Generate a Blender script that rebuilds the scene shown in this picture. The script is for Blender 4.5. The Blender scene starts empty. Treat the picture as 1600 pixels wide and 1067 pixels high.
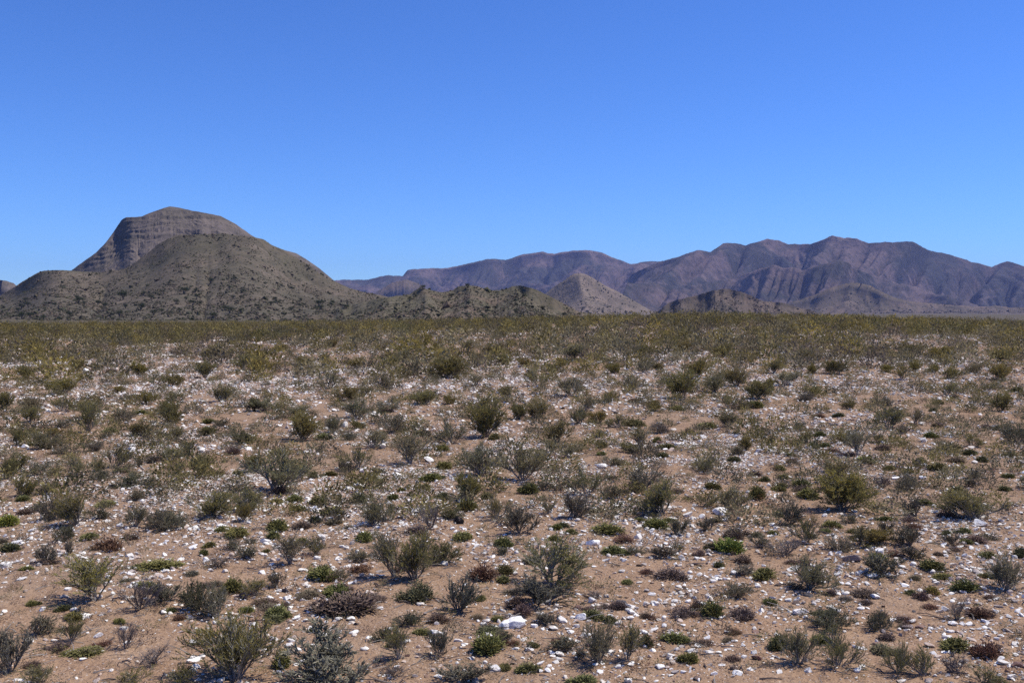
import bpy, math, random
import numpy as np

random.seed(7)
RNG = np.random.default_rng(7)
SC = bpy.context.scene
COL = SC.collection

# ------------------------------------------------------------------ camera
F_PX = 1570.0                      # focal length in photograph pixels (1600 wide)
CAM_Z = 1.70
PITCH = math.atan(46.5 / F_PX)     # horizon 46.5 px above the middle
cam_d = bpy.data.cameras.new("camera")
cam_d.sensor_width = 36.0
cam_d.lens = 36.0 * F_PX / 1600.0
cam_d.clip_start = 0.1
cam_d.clip_end = 60000.0
cam = bpy.data.objects.new("camera", cam_d)
cam.location = (0, 0, CAM_Z)
cam.rotation_euler = (math.pi / 2 - PITCH, 0, 0)
COL.objects.link(cam)
SC.camera = cam

# ------------------------------------------------------------------ sun and sky
SUN_EL, SUN_AZ = math.radians(59), math.radians(76)      # azimuth clockwise from +Y (view direction)
sx, sy, sz = math.sin(SUN_AZ) * math.cos(SUN_EL), math.cos(SUN_AZ) * math.cos(SUN_EL), math.sin(SUN_EL)
sun_d = bpy.data.lights.new("sun", 'SUN')
sun_d.energy = 5.0
sun_d.angle = math.radians(0.53)
sun_d.color = (1.0, 0.95, 0.87)
sun = bpy.data.objects.new("sun", sun_d)
from mathutils import Vector
sun.rotation_euler = Vector((sx, sy, sz)).to_track_quat('Z', 'Y').to_euler()
sun.location = (0, 0, 900)
COL.objects.link(sun)

w = bpy.data.worlds.new("World")
SC.world = w
w.use_nodes = True
nt = w.node_tree
nt.nodes.clear()
sky = nt.nodes.new("ShaderNodeTexSky")
sky.sky_type = 'NISHITA'
sky.sun_disc = False
sky.sun_elevation = SUN_EL
sky.sun_rotation = SUN_AZ
sky.altitude = 1100.0
sky.air_density = 1.0
sky.dust_density = 0.0
sky.ozone_density = 2.2
hs = nt.nodes.new("ShaderNodeMix")            # the camera's deep blue rendering of a dry highland sky
hs.data_type = 'RGBA'; hs.blend_type = 'MULTIPLY'
hs.inputs[0].default_value = 1.0
hs.inputs[7].default_value = (.555, .88, 1.46, 1)
bg = nt.nodes.new("ShaderNodeBackground")
bg.inputs['Strength'].default_value = 0.085
wo = nt.nodes.new("ShaderNodeOutputWorld")
nt.links.new(sky.outputs['Color'], hs.inputs[6])
gm = nt.nodes.new("ShaderNodeGamma"); gm.inputs['Gamma'].default_value = 1.12
nt.links.new(hs.outputs[2], gm.inputs['Color'])
nt.links.new(gm.outputs['Color'], bg.inputs['Color'])
nt.links.new(bg.outputs['Background'], wo.inputs['Surface'])

SC.view_settings.view_transform = 'Standard'
SC.view_settings.look = 'None'
SC.view_settings.gamma = 1.0
SC.view_settings.exposure = 0.0
SC.view_settings.use_curve_mapping = False
SC.render.engine = 'CYCLES'
SC.cycles.max_bounces = 5
SC.cycles.diffuse_bounces = 2
SC.cycles.glossy_bounces = 1
SC.cycles.transmission_bounces = 2
SC.cycles.volume_bounces = 0
SC.cycles.transparent_max_bounces = 4
SC.cycles.use_denoising = False

# ------------------------------------------------------------------ numpy helpers
def _hash(ix, iy, seed):
    h = (ix.astype(np.int64) * 374761393 + iy.astype(np.int64) * 668265263 + seed * 974634777) & 0xFFFFFFFF
    h = ((h ^ (h >> 13)) * 1274126177) & 0xFFFFFFFF
    h = (h ^ (h >> 16)) & 0xFFFF
    return h / 65535.0

def vnoise(x, y, seed=0):
    x = np.asarray(x, float); y = np.asarray(y, float)
    ix, iy = np.floor(x), np.floor(y)
    fx, fy = x - ix, y - iy
    fx = fx * fx * fx * (fx * (fx * 6 - 15) + 10); fy = fy * fy * fy * (fy * (fy * 6 - 15) + 10)
    a = _hash(ix, iy, seed); b = _hash(ix + 1, iy, seed)
    c = _hash(ix, iy + 1, seed); d = _hash(ix + 1, iy + 1, seed)
    return (a + (b - a) * fx) * (1 - fy) + (c + (d - c) * fx) * fy

def fbm(x, y, seed=0, octs=4, gain=0.5):
    x = np.asarray(x, float); y = np.asarray(y, float)
    s = 0.0; amp = 1.0; tot = 0.0
    for o in range(octs):
        s = s + amp * (vnoise(x, y, seed + o * 17) * 2 - 1)
        tot += amp; amp *= gain; x = x * 2.03 + 3.1; y = y * 2.03 + 7.7
    return s / tot

def ridged(x, y, seed=0, octs=4, gain=0.5):
    x = np.asarray(x, float); y = np.asarray(y, float)
    s = 0.0; amp = 1.0; tot = 0.0
    for o in range(octs):
        s = s + amp * (1 - np.abs(vnoise(x, y, seed + o * 23) * 2 - 1) * 1.6)
        tot += amp; amp *= gain; x = x * 2.03 + 3.1; y = y * 2.03 + 7.7
    return s / tot

def sstep(a, b, x):
    t = np.clip((np.asarray(x, float) - a) / (b - a), 0, 1)
    return t * t * (3 - 2 * t)

CP, SP = math.cos(PITCH), math.sin(PITCH)
def ray(px, py):
    """pixel of the photograph -> (x per metre of y, z per metre of y)"""
    cx = (np.asarray(px, float) - 800) / F_PX
    cy = -(np.asarray(py, float) - 533.5) / F_PX
    dy = CP + cy * SP
    return cx / dy, (-SP + cy * CP) / dy

def project(x, y, z):
    z = z - CAM_Z
    dep = y * CP - z * SP
    up = y * SP + z * CP
    return 800 + F_PX * x / dep, 533.5 - F_PX * up / dep, dep

# ------------------------------------------------------------------ ground height
_cu = np.array([-3, -1.2, -.51, -.25, -.13, 0, .13, .2, .32, .51, 1.2, 3])
_cz = np.array([.1, .1, .18, .20, .38, .64, .96, 1.02, .86, .48, .3, .3])
def ground_z(x, y):
    x = np.asarray(x, float); y = np.asarray(y, float)
    d = np.hypot(x, y)
    u = x / np.maximum(np.abs(y), 1e-3)
    crest = np.interp(u, _cu, _cz)
    dip = np.interp(u, [-1, -.3, -.05, .1, 1], [-1.6, -1.6, -3.0, -4.6, -5.2])
    z = crest * sstep(9, 58, d)
    z = z + (dip - crest) * sstep(78, 260, d)
    z = z * (np.asarray(y) > 0) + (~(np.asarray(y) > 0)) * 0.0
    z = z + 0.035 * fbm(x * .7, y * .7, 3, 3) * sstep(1, 6, d) + 0.10 * fbm(x * .16, y * .16, 9, 2) * sstep(8, 30, d)
    z = z + 2.0 * fbm(x * .004, y * .004, 31, 3) * sstep(250, 900, d)
    return z

_S = np.concatenate([np.arange(2.2, 20, .03), np.arange(20, 160, .1)])
def hit_ground(px, py):
    u, s = ray(px, py)
    X, Y, Z = u * _S, _S, CAM_Z + s * _S
    below = Z <= ground_z(X, Y)
    if not below.any():
        return None
    k = int(np.argmax(below))
    return float(X[k]), float(Y[k]), float(ground_z(X[k], Y[k]))

# ------------------------------------------------------------------ mesh helpers
def mesh_of(name, V, F, mat, col=None, smooth=False):
    V = np.ascontiguousarray(V, dtype=np.float32); F = np.ascontiguousarray(F, dtype=np.int32)
    me = bpy.data.meshes.new(name)
    n, k = F.shape
    me.vertices.add(len(V)); me.vertices.foreach_set("co", V.ravel())
    me.loops.add(n * k); me.loops.foreach_set("vertex_index", F.ravel())
    me.polygons.add(n)
    me.polygons.foreach_set("loop_start", np.arange(0, n * k, k, dtype=np.int32))
    me.polygons.foreach_set("use_smooth", np.full(n, smooth, dtype=bool))
    me.update(calc_edges=True)
    me.validate()
    if col is not None:
        a = me.color_attributes.new("col", 'FLOAT_COLOR', 'POINT')
        c = np.ones((len(V), 4), np.float32); c[:, :3] = col
        a.data.foreach_set("color", c.ravel())
    me.materials.append(mat)
    return me

def link(name, me, parent=None):
    o = bpy.data.objects.new(name, me)
    COL.objects.link(o)
    if parent is not None:
        o.parent = parent
    return o

def tag(o, label=None, cat=None, group=None, kind=None):
    if label: o["label"] = label
    if cat: o["category"] = cat
    if group: o["group"] = group
    if kind: o["kind"] = kind
    return o

class Geo:
    """collects quads"""
    def __init__(self):
        self.V = []; self.F = []; self.C = []; self.n = 0
    def add(self, V, F, C):
        V = np.asarray(V, float)
        self.V.append(V); self.F.append(np.asarray(F) + self.n)
        self.C.append(np.broadcast_to(np.asarray(C, float), (len(V), 3))); self.n += len(V)
    def get(self):
        return np.concatenate(self.V), np.concatenate(self.F), np.concatenate(self.C)

def tube(g, P, R, col, n=4):
    P = np.asarray(P, float); m = len(P)
    T = np.gradient(P, axis=0); T /= np.linalg.norm(T, axis=1, keepdims=True) + 1e-9
    ref = np.array([.3, .9, .1]) if abs(T[0, 1]) < .8 else np.array([1., 0, 0])
    A = np.cross(T, ref); A /= np.linalg.norm(A, axis=1, keepdims=True) + 1e-9
    B = np.cross(T, A)
    th = np.arange(n) * 2 * math.pi / n
    V = P[:, None, :] + np.asarray(R)[:, None, None] * (np.cos(th)[None, :, None] * A[:, None, :] + np.sin(th)[None, :, None] * B[:, None, :])
    V = V.reshape(-1, 3)
    i = np.arange(m - 1)[:, None] * n; j = np.arange(n)[None, :]; j2 = (j + 1) % n
    F = np.stack([i + j, i + j2, i + n + j2, i + n + j], -1).reshape(-1, 4)
    g.add(V, F, col)

def frames(D):
    D = D / (np.linalg.norm(D, axis=1, keepdims=True) + 1e-9)
    ref = RNG.normal(size=D.shape)
    A = np.cross(D, ref); A /= np.linalg.norm(A, axis=1, keepdims=True) + 1e-9
    return D, A, np.cross(D, A)

def leaf_quads(g, P, D, L, W, C):
    """flat narrow leaves: base P, direction D"""
    n = len(P); D, A, B = frames(D)
    L = np.broadcast_to(np.asarray(L, float).reshape(-1, 1), (n, 1)); W = np.broadcast_to(np.asarray(W, float).reshape(-1, 1), (n, 1))
    V = np.stack([P, P + D * L * .5 + A * W * .5, P + D * L, P + D * L * .5 - A * W * .5], 1).reshape(-1, 3)
    F = np.arange(n * 4).reshape(n, 4)
    g.add(V, F, np.repeat(C, 4, 0))

def leaf_spindles(g, P, D, L, R, C):
    """plump finger leaves: three-sided, blunt"""
    n = len(P); D, A, B = frames(D)
    L = np.broadcast_to(np.asarray(L, float).reshape(-1, 1), (n, 1)); R = np.broadcast_to(np.asarray(R, float).reshape(-1, 1), (n, 1))
    rings = []
    for t, rr in ((0, .55), (.65, 1.0), (1.0, .35)):
        for a in (0, 2.094, 4.189):
            rings.append(P + D * L * t + (A * math.cos(a) + B * math.sin(a)) * R * rr)
    V = np.stack(rings, 1).reshape(-1, 3)
    base = (np.arange(n) * 9)[:, None]
    q = []
    for k in (0, 3):
        for a in range(3):
            b = (a + 1) % 3
            q.append(np.concatenate([base + k + a, base + k + b, base + k + 3 + b, base + k + 3 + a], 1))
    F = np.stack(q, 1).reshape(-1, 4)
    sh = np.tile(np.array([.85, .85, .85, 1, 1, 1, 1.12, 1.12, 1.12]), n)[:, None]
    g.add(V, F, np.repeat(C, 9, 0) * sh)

# ------------------------------------------------------------------ node helpers
def new_mat(name):
    m = bpy.data.materials.new(name); m.use_nodes = True
    t = m.node_tree; t.nodes.clear()
    out = t.nodes.new("ShaderNodeOutputMaterial")
    return m, t, out

class N:
    def __init__(self, t): self.t = t
    def n(self, typ, **kw):
        nd = self.t.nodes.new(typ)
        for k, v in kw.items(): setattr(nd, k, v)
        return nd
    def l(self, a, b): self.t.links.new(a, b)
    def noise(self, vec, scale, detail=4, rough=.55, dist=0.0):
        nd = self.n("ShaderNodeTexNoise"); nd.inputs['Scale'].default_value = scale
        nd.inputs['Detail'].default_value = detail; nd.inputs['Roughness'].default_value = rough
        nd.inputs['Distortion'].default_value = dist
        if vec is not None: self.l(vec, nd.inputs['Vector'])
        return nd.outputs['Fac']
    def ramp(self, fac, stops):
        nd = self.n("ShaderNodeValToRGB"); el = nd.color_ramp.elements
        while len(el) < len(stops): el.new(.5)
        for e, (p, c) in zip(el, stops):
            e.position = p; e.color = (*c, 1) if len(c) == 3 else c
        self.l(fac, nd.inputs['Fac']); return nd.outputs['Color']
    def mix(self, fac, a, b, mode='MIX'):
        nd = self.n("ShaderNodeMix", data_type='RGBA', blend_type=mode)
        if isinstance(fac, (int, float)): nd.inputs[0].default_value = fac
        else: self.l(fac, nd.inputs[0])
        for s, v in ((nd.inputs[6], a), (nd.inputs[7], b)):
            if isinstance(v, tuple): s.default_value = (*v, 1)
            else: self.l(v, s)
        return nd.outputs[2]
    def math(self, op, a, b=None, clamp=False):
        nd = self.n("ShaderNodeMath", operation=op); nd.use_clamp = clamp
        for s, v in ((nd.inputs[0], a), (nd.inputs[1], b)):
            if v is None: continue
            if isinstance(v, (int, float)): s.default_value = v
            else: self.l(v, s)
        return nd.outputs[0]
    def bsdf(self, out, col, rough=.9, bump=None, bstr=.3, bdist=.01, spec=.2):
        b = self.n("ShaderNodeBsdfPrincipled")
        if isinstance(col, tuple): b.inputs['Base Color'].default_value = (*col, 1)
        else: self.l(col, b.inputs['Base Color'])
        b.inputs['Roughness'].default_value = rough
        b.inputs['Specular IOR Level'].default_value = spec
        if bump is not None:
            bp = self.n("ShaderNodeBump"); bp.inputs['Strength'].default_value = bstr; bp.inputs['Distance'].default_value = bdist
            self.l(bump, bp.inputs['Height']); self.l(bp.outputs['Normal'], b.inputs['Normal'])
        self.l(b.outputs['BSDF'], out.inputs['Surface'])
        return b

def pos(n):
    return n.n("ShaderNodeNewGeometry").outputs['Position']

# ---- sand
def mat_sand():
    m, t, out = new_mat("sand"); n = N(t)
    p = pos(n)
    big = n.noise(p, .35, 4); mid = n.noise(p, 3.5, 5, .6); fine = n.noise(p, 60, 3, .7)
    c = n.ramp(mid, [(.3, (.25, .157, .096)), (.48, (.36, .238, .150)), (.7, (.46, .327, .215))])
    c2 = n.ramp(big, [(.35, (.395, .244, .142)), (.65, (.32, .226, .152))])
    c = n.mix(.45, c, c2)
    c = n.mix(n.math('MULTIPLY', fine, .35), c, (.23, .135, .085))
    # grit: brown and pale grains on the surface
    v = n.n("ShaderNodeTexVoronoi"); v.inputs['Scale'].default_value = 95; n.l(p, v.inputs['Vector'])
    sep = n.n("ShaderNodeSeparateColor"); n.l(v.outputs['Color'], sep.inputs['Color'])
    grain = n.math('MULTIPLY', n.math('LESS_THAN', v.outputs['Distance'], .42), n.math('GREATER_THAN', sep.outputs[0], .62))
    gc = n.ramp(sep.outputs[1], [(.0, (.11, .065, .05)), (.5, (.24, .15, .11)), (.85, (.48, .37, .29)), (1, (.66, .6, .55))])
    c = n.mix(grain, c, gc)
    # far plain turns to a scrub covered brown-olive
    ln = n.n("ShaderNodeVectorMath", operation='LENGTH'); n.l(p, ln.inputs[0])
    far = n.n("ShaderNodeMapRange"); far.inputs['From Min'].default_value = 110; far.inputs['From Max'].default_value = 230
    n.l(ln.outputs['Value'], far.inputs['Value'])
    fn = n.noise(p, .02, 6, .65)
    fs = n.noise(p, .25, 3, .7)
    fc = n.ramp(fn, [(.3, (.095, .082, .05)), (.55, (.112, .09, .06)), (.75, (.135, .10, .075))])
    fc = n.mix(n.math('MULTIPLY', n.math('GREATER_THAN', fs, .52), .55), fc, (.075, .075, .045))
    c = n.mix(far.outputs[0], c, fc)
    lump = n.noise(p, 14, 4, .65)
    c = n.mix(n.math('MULTIPLY', n.math('GREATER_THAN', lump, .60), .5), c, (.20, .125, .082))
    hb = n.math('ADD', n.math('ADD', n.math('MULTIPLY', mid, .7), lump), n.math('ADD', n.math('MULTIPLY', fine, .3), n.math('MULTIPLY', grain, .25)))
    n.bsdf(out, c, .95, hb, .9, .035, .05)
    return m
# ---- stones: colour comes from the vertex colour and a vein pattern
def mat_stone(name, dark=False):
    m, t, out = new_mat(name); n = N(t)
    a = n.n("ShaderNodeVertexColor"); a.layer_name = "col"
    oi = n.n("ShaderNodeObjectInfo")
    c = n.mix(1.0, a.outputs['Color'], oi.outputs['Color'], 'MULTIPLY')
    p = pos(n)
    f = n.noise(p, 55, 4, .7)
    st = n.noise(p, 21, 3, .6, .6)
    dirt = (.33, .21, .14) if not dark else (.30, .2, .15)
    c = n.mix(n.math('MULTIPLY', n.math('GREATER_THAN', st, .61), .45), c, dirt)
    n.bsdf(out, c, .8, f, .5, .012, .1)
    return m
# ---- plants
def mat_leaf(name, trans=.18):
    m, t, out = new_mat(name); n = N(t)
    a = n.n("ShaderNodeVertexColor"); a.layer_name = "col"
    oi = n.n("ShaderNodeObjectInfo")
    c = n.mix(1.0, a.outputs['Color'], oi.outputs['Color'], 'MULTIPLY')
    b = n.n("ShaderNodeBsdfPrincipled"); n.l(c, b.inputs['Base Color'])
    b.inputs['Roughness'].default_value = .7; b.inputs['Specular IOR Level'].default_value = .10
    tr = n.n("ShaderNodeBsdfTranslucent"); n.l(c, tr.inputs['Color'])
    mx = n.n("ShaderNodeMixShader"); mx.inputs[0].default_value = trans
    n.l(b.outputs['BSDF'], mx.inputs[1]); n.l(tr.outputs['BSDF'], mx.inputs[2])
    n.l(mx.outputs[0], out.inputs['Surface'])
    return m
def mat_wood():
    m, t, out = new_mat("twig_bark"); n = N(t)
    a = n.n("ShaderNodeVertexColor"); a.layer_name = "col"
    tc = n.n("ShaderNodeTexCoord")
    f = n.noise(tc.outputs['Object'], 40, 3)
    c = n.mix(n.math('MULTIPLY', f, .6), a.outputs['Color'], (.06, .05, .045))
    n.bsdf(out, c, .85, None)
    return m
# ---- hills
def mat_hill(name, rock, scrub, dark, strata=None, speck=(.12, .55), pale=None, s=1.0, bdist=2.0, strata_scale=.15):
    m, t, out = new_mat(name); n = N(t)
    p = pos(n)
    big = n.noise(p, .006 * s, 6, .6, .4)
    mid = n.noise(p, .03 * s, 5, .65, .3)
    fine = n.noise(p, speck[0], 3, .75)
    c = n.mix(n.ramp(big, [(.42, (0, 0, 0)), (.56, (1, 1, 1))]), rock, scrub)
    c = n.mix(n.math('MULTIPLY', n.ramp(mid, [(.45, (0, 0, 0)), (.68, (1, 1, 1))]), .6), c, dark)
    if pale:
        c = n.mix(n.math('MULTIPLY', n.ramp(n.noise(p, .017 * s, 5, .7, .8), [(.55, (0, 0, 0)), (.7, (1, 1, 1))]), .7), c, pale)
    if strata:
        sp = n.n("ShaderNodeSeparateXYZ"); n.l(p, sp.inputs[0])
        wob = n.math('ADD', sp.outputs[2], n.math('MULTIPLY', big, 14.0))
        cb = n.n("ShaderNodeCombineXYZ"); n.l(n.math('MULTIPLY', sp.outputs[0], .03), cb.inputs[0]); n.l(n.math('MULTIPLY', sp.outputs[1], .03), cb.inputs[1]); n.l(wob, cb.inputs[2])
        band = n.noise(cb.outputs[0], strata_scale, 4, .7)
        c = n.mix(n.math('MULTIPLY', n.ramp(band, [(.42, (0, 0, 0)), (.66, (1, 1, 1))]), .6), c, strata)
    c = n.mix(n.math('MULTIPLY', n.math('GREATER_THAN', fine, speck[1]), .6), c, dark)
    hb = n.math('ADD', n.math('MULTIPLY', mid, 1.0), n.math('MULTIPLY', fine, .35))
    n.bsdf(out, c, .95, hb, .8, bdist, .05)
    return m

M_SAND = mat_sand()
M_STONE = mat_stone("white_quartz")
M_DSTONE = mat_stone("dark_stone", True)
M_LEAF = mat_leaf("leaf", .36)
M_FLESH = mat_leaf("fleshy_leaf", .15)
M_WOOD = mat_wood()

# ------------------------------------------------------------------ ground sheet
def build_ground():
    r = np.concatenate([[0.0], np.geomspace(.8, 40, 330), np.geomspace(40.6, 300, 190), np.geomspace(306, 9000, 130)])
    fine = np.linspace(-.62, .62, 520)
    a = np.concatenate([fine, np.linspace(.62, 2 * math.pi - .62, 90)[1:-1]])
    Rr, A = np.meshgrid(r, a, indexing='ij')
    X, Y = Rr * np.sin(A), Rr * np.cos(A)
    Z = ground_z(X, Y)
    nr, na = X.shape
    V = np.stack([X, Y, Z], -1).reshape(-1, 3)
    i = np.arange(nr - 1)[:, None] * na; j = np.arange(na)[None, :]; j2 = (j + 1) % na
    F = np.stack([i + j, i + na + j, i + na + j2, i + j2], -1).reshape(-1, 4)[:, ::-1]
    # first ring collapses to the middle: drop it
    keep = np.ones(len(F), bool); keep[:na] = False
    o = link("ground", mesh_of("ground", V, F[keep], M_SAND, smooth=True))
    tag(o, kind="structure")
build_ground()

# ------------------------------------------------------------------ hills and mountains
def erode(z, z0, dx, dy, iters, c, kd, pin, talus=None):
    nr, nc = z.shape
    offs = [(-1, -1), (-1, 0), (-1, 1), (0, -1), (0, 1), (1, -1), (1, 0), (1, 1)]
    idx = np.arange(nr * nc).reshape(nr, nc)
    dist = [math.hypot(a * dy, b * dx) for a, b in offs]
    for it in range(iters):
        zp = np.pad(z, 1, mode='edge'); best = np.zeros_like(z); rec = idx.copy()
        ip = np.pad(idx, 1, mode='edge')
        for (a, b), d in zip(offs, dist):
            zn = zp[1 + a:1 + a + nr, 1 + b:1 + b + nc]
            s = (z - zn) / d
            m = s > best
            best = np.where(m, s, best); rec = np.where(m, ip[1 + a:1 + a + nr, 1 + b:1 + b + nc], rec)
        rf = rec.ravel(); A = np.ones(nr * nc); cur = np.arange(nr * nc); live = rf != cur
        cur = cur[live]
        for k in range(nr + 40):
            cur = rf[cur]
            A += np.bincount(cur, minlength=nr * nc)
            cur = cur[rf[cur] != cur]
            if len(cur) == 0: break
        A = A.reshape(nr, nc)
        zr = z.ravel()[rf].reshape(nr, nc)
        dz = np.minimum(c * np.sqrt(A) * best * dy, .6 * (z - zr))
        z = z - dz
        zp = np.pad(z, 1, mode='edge')
        lap = zp[:-2, 1:-1] + zp[2:, 1:-1] + zp[1:-1, :-2] + zp[1:-1, 2:] - 4 * z
        z = z + kd * lap
        pits = best <= 0
        z = np.where(pits, np.maximum(z, (zp[:-2, 1:-1] + zp[2:, 1:-1] + zp[1:-1, :-2] + zp[1:-1, 2:]) / 4), z)
        z = np.where(pin, z0, z)
    return z

HILLS = []
def upsample(z, nr, nc):
    r = np.linspace(0, z.shape[0] - 1, nr); c = np.linspace(0, z.shape[1] - 1, nc)
    t = np.stack([np.interp(c, np.arange(z.shape[1]), row) for row in z])
    return np.stack([np.interp(r, np.arange(z.shape[0]), t[:, k]) for k in range(nc)], 1)

def hill(name, sil, D, front, back, nc, nr, mat, seed, levels=((.25, 40), (.5, 25), (1, 12)), c=.05, kd=.06, amp=.14,
         prof=1.25, meander=.12, detail=.02, nscale=3.0, terr=None, shear=0.0, base=None, smooth=True, spur=0.0, jag=1.2, skew=0.0):
    """sil: skyline in photograph pixels; the sheet is a height field with that skyline at about the distance D"""
    sil = sorted(sil)
    su, ss = ray([p[0] for p in sil], [p[1] for p in sil])
    u0, u1 = su[0], su[-1]
    def fields(nr, nc):
        u = np.linspace(u0, u1, nc)
        slope = np.interp(u, su, ss) + (jag * fbm(u * 60, u * 0, seed + 77, 4, .6) / F_PX)
        jr = int(round((nr - 1) * front / (front + back)))
        off = np.linspace(-front, back, nr); off[jr] = 0
        dr = D + front * meander * fbm(np.linspace(0, nscale * 2, nc), np.zeros(nc), seed, 3)
        U = np.broadcast_to(u, (nr, nc)); OFF = np.broadcast_to(off[:, None], (nr, nc))
        DD = dr[None, :] + OFF
        zr = CAM_Z + slope * dr
        b = (-6.0 if base is None else base)
        H = np.maximum(zr - b, .5)
        t = np.where(OFF <= 0, (OFF + front) / front, 1 - OFF / back)
        P = np.where(OFF <= 0, t ** prof, np.clip(t, 0, 1) ** .9)
        asp = (u1 - u0) * D / front
        nx = np.linspace(0, nscale * asp, nc)[None, :] + shear * t * nscale
        ny = t * nscale
        win = np.clip(t * (1 - t) * 4, 0, 1) * (OFF <= 0) + np.clip(t * (1 - t) * 2, 0, 1) * (OFF > 0)
        z = b + H * P + amp * H.mean() * 1.3 * fbm(nx, ny, seed + 5, 5, .55) * win * (.35 + 1.3 * vnoise(nx * .8 + 9, ny * .8, seed + 60))
        if spur:
            z = z + spur * H * ridged(nx * 1.0, ny * .25 + 3, seed + 8, 2, .5) * win
        pin = np.zeros((nr, nc), bool); pin[jr] = True; pin[0] = True; pin[-1] = True
        return u, slope, jr, off, U, DD, z, pin, win, H, nx, ny, zr, b
    z = None; prev = None
    for fr, it in levels:
        r_, c_ = max(12, int(nr * fr)), max(12, int(nc * fr))
        u, slope, jr, off, U, DD, zi, pin, win, H, nx, ny, zr, b = fields(r_, c_)
        if z is not None:
            zi = zi + upsample(z - prev, r_, c_)
        zi = np.where(pin, fields(r_, c_)[6], zi)
        if it:
            zi2 = erode(zi, fields(r_, c_)[6], (u1 - u0) * D / c_, (front + back) / r_, it, c, kd, pin)
        else:
            zi2 = zi
        z = zi2; prev = fields(r_, c_)[6]
    z = z + detail * H.mean() * ridged(nx * 9, ny * 9, seed + 40, 4, .6) * np.clip(win * 3, 0, 1)
    if terr:
        step, k = terr
        ph = (z + 9 * fbm(nx * 1.6, ny * 1.6, seed + 3, 4)) / step
        fr_ = ph - np.floor(ph)
        z = z + step * k * (sstep(.25, .75, fr_) - fr_) * np.clip(win * 4, 0, 1) * sstep(.35, .6, (z - b) / (zr.max() - b)) * sstep(.25, .7, vnoise(nx * 3, ny * 5, seed + 91))
    tt = np.clip((off + front) / front, 0, 1)[:, None]
    U = U - skew * (1 - tt) * (off[:, None] < 0)
    lim = CAM_Z + (np.interp(U, u, slope) - .0004) * DD
    z = np.where(np.arange(len(off))[:, None] != jr, np.minimum(z, lim), z)
    # sink the rim so that the sheet meets the plain
    z[0] = b - 6; z[-1] = b - 10
    X = U * DD
    V = np.stack([X, DD, z], -1).reshape(-1, 3)
    R_, C_ = z.shape
    i = np.arange(R_ - 1)[:, None] * C_; j = np.arange(C_ - 1)[None, :]
    Fq = np.stack([i + j, i + j + 1, i + C_ + j + 1, i + C_ + j], -1).reshape(-1, 4)
    o = link(name, mesh_of(name, V, Fq, mat, smooth=smooth))
    tag(o, kind="structure")
    HILLS.append((u, DD, z, U))
    return u, DD, z

def hit_hill(k, px, py):
    """first point of hill k seen through the pixel"""
    u, DD, z, _U = HILLS[k]
    uu, s = ray(px, py)
    cx = int(np.clip(np.searchsorted(u, uu), 1, len(u) - 1))
    el = (z[:, cx] - CAM_Z) / DD[:, cx]
    ok = np.nonzero(el >= s)[0]
    if len(ok) == 0 or ok[0] == 0: return None
    j = ok[0]
    t = (s - el[j - 1]) / (el[j] - el[j - 1] + 1e-9)
    d = DD[j - 1, cx] + t * (DD[j, cx] - DD[j - 1, cx])
    return float(uu * d), float(d), float(CAM_Z + s * d)

MH_FRONT = mat_hill("front_hill_scrub", (.138, .110, .080), (.112, .096, .067), (.062, .058, .041), None, (.35, .55), (.185, .147, .112), 3.0, 1.6)
MH_BUTTE = mat_hill("butte_rock", (.132, .108, .094), (.112, .096, .077), (.056, .05, .045), (.19, .152, .126), (.2, .58), None, 2.0, 2.5)
MH_RIDGE = mat_hill("low_ridge_scrub", (.155, .116, .083), (.122, .106, .070), (.06, .058, .038), None, (.45, .55), (.205, .165, .125), 4.0, 1.6)
MH_RANGE = mat_hill("range_rock", (.142, .104, .100), (.054, .052, .052), (.032, .035, .036), None, (.03, .58), (.19, .142, .13), .45, 18.0)
MH_TAN = mat_hill("tan_slope", (.215, .165, .125), (.165, .132, .098), (.08, .072, .055), None, (.16, .60), None, 1.6, 5.0)
MH_DARK = mat_hill("dark_foothill", (.155, .115, .09), (.115, .092, .072), (.06, .056, .045), None, (.06, .56), (.21, .155, .115), 1.2, 3.0)

hill("mountain_range", [(960, 492), (985, 430), (1010, 418), (1035, 409), (1060, 402), (1090, 390), (1110, 393), (1130, 381), (1150, 380), (1165, 384), (1200, 374), (1215, 377), (1232, 383), (1265, 381), (1285, 374), (1300, 368), (1318, 371), (1340, 373), (1358, 380), (1385, 378), (1410, 376), (1424, 377), (1450, 390), (1475, 396), (1510, 408), (1550, 418), (1563, 412), (1575, 408), (1590, 412), (1615, 420), (1680, 432), (1760, 450), (1850, 492)],
     5200, 1700, 900, 560, 300, MH_RANGE, 11, c=.028, kd=.03, amp=.62, prof=1.3, meander=.4, nscale=3.2, shear=1.3, spur=.0, jag=3.0, detail=.05, skew=.095, base=-8)
hill("distant_range", [(470, 470), (500, 445), (525, 437), (575, 438), (588, 434), (602, 430), (622, 430), (629, 432), (637, 423), (650, 421), (700, 418), (735, 410), (762, 404), (775, 405), (790, 407), (805, 402), (820, 396), (848, 393), (856, 396), (866, 396), (895, 390), (930, 391), (942, 395), (955, 402), (985, 412), (996, 412), (1000, 410), (1035, 408), (1080, 420), (1130, 450), (1170, 480)],
     6400, 1700, 900, 480, 260, MH_RANGE, 29, c=.026, kd=.03, amp=.55, prof=1.3, meander=.3, nscale=3.0, shear=1.0, spur=.0, jag=2.2, detail=.045, skew=.055, base=-8)
hill("foothill", [(560, 480), (590, 455), (612, 442), (635, 437), (655, 444), (680, 463), (700, 480)], 4300, 500, 400, 160, 80, MH_DARK, 41, amp=.15, meander=.03, base=-8)
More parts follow.
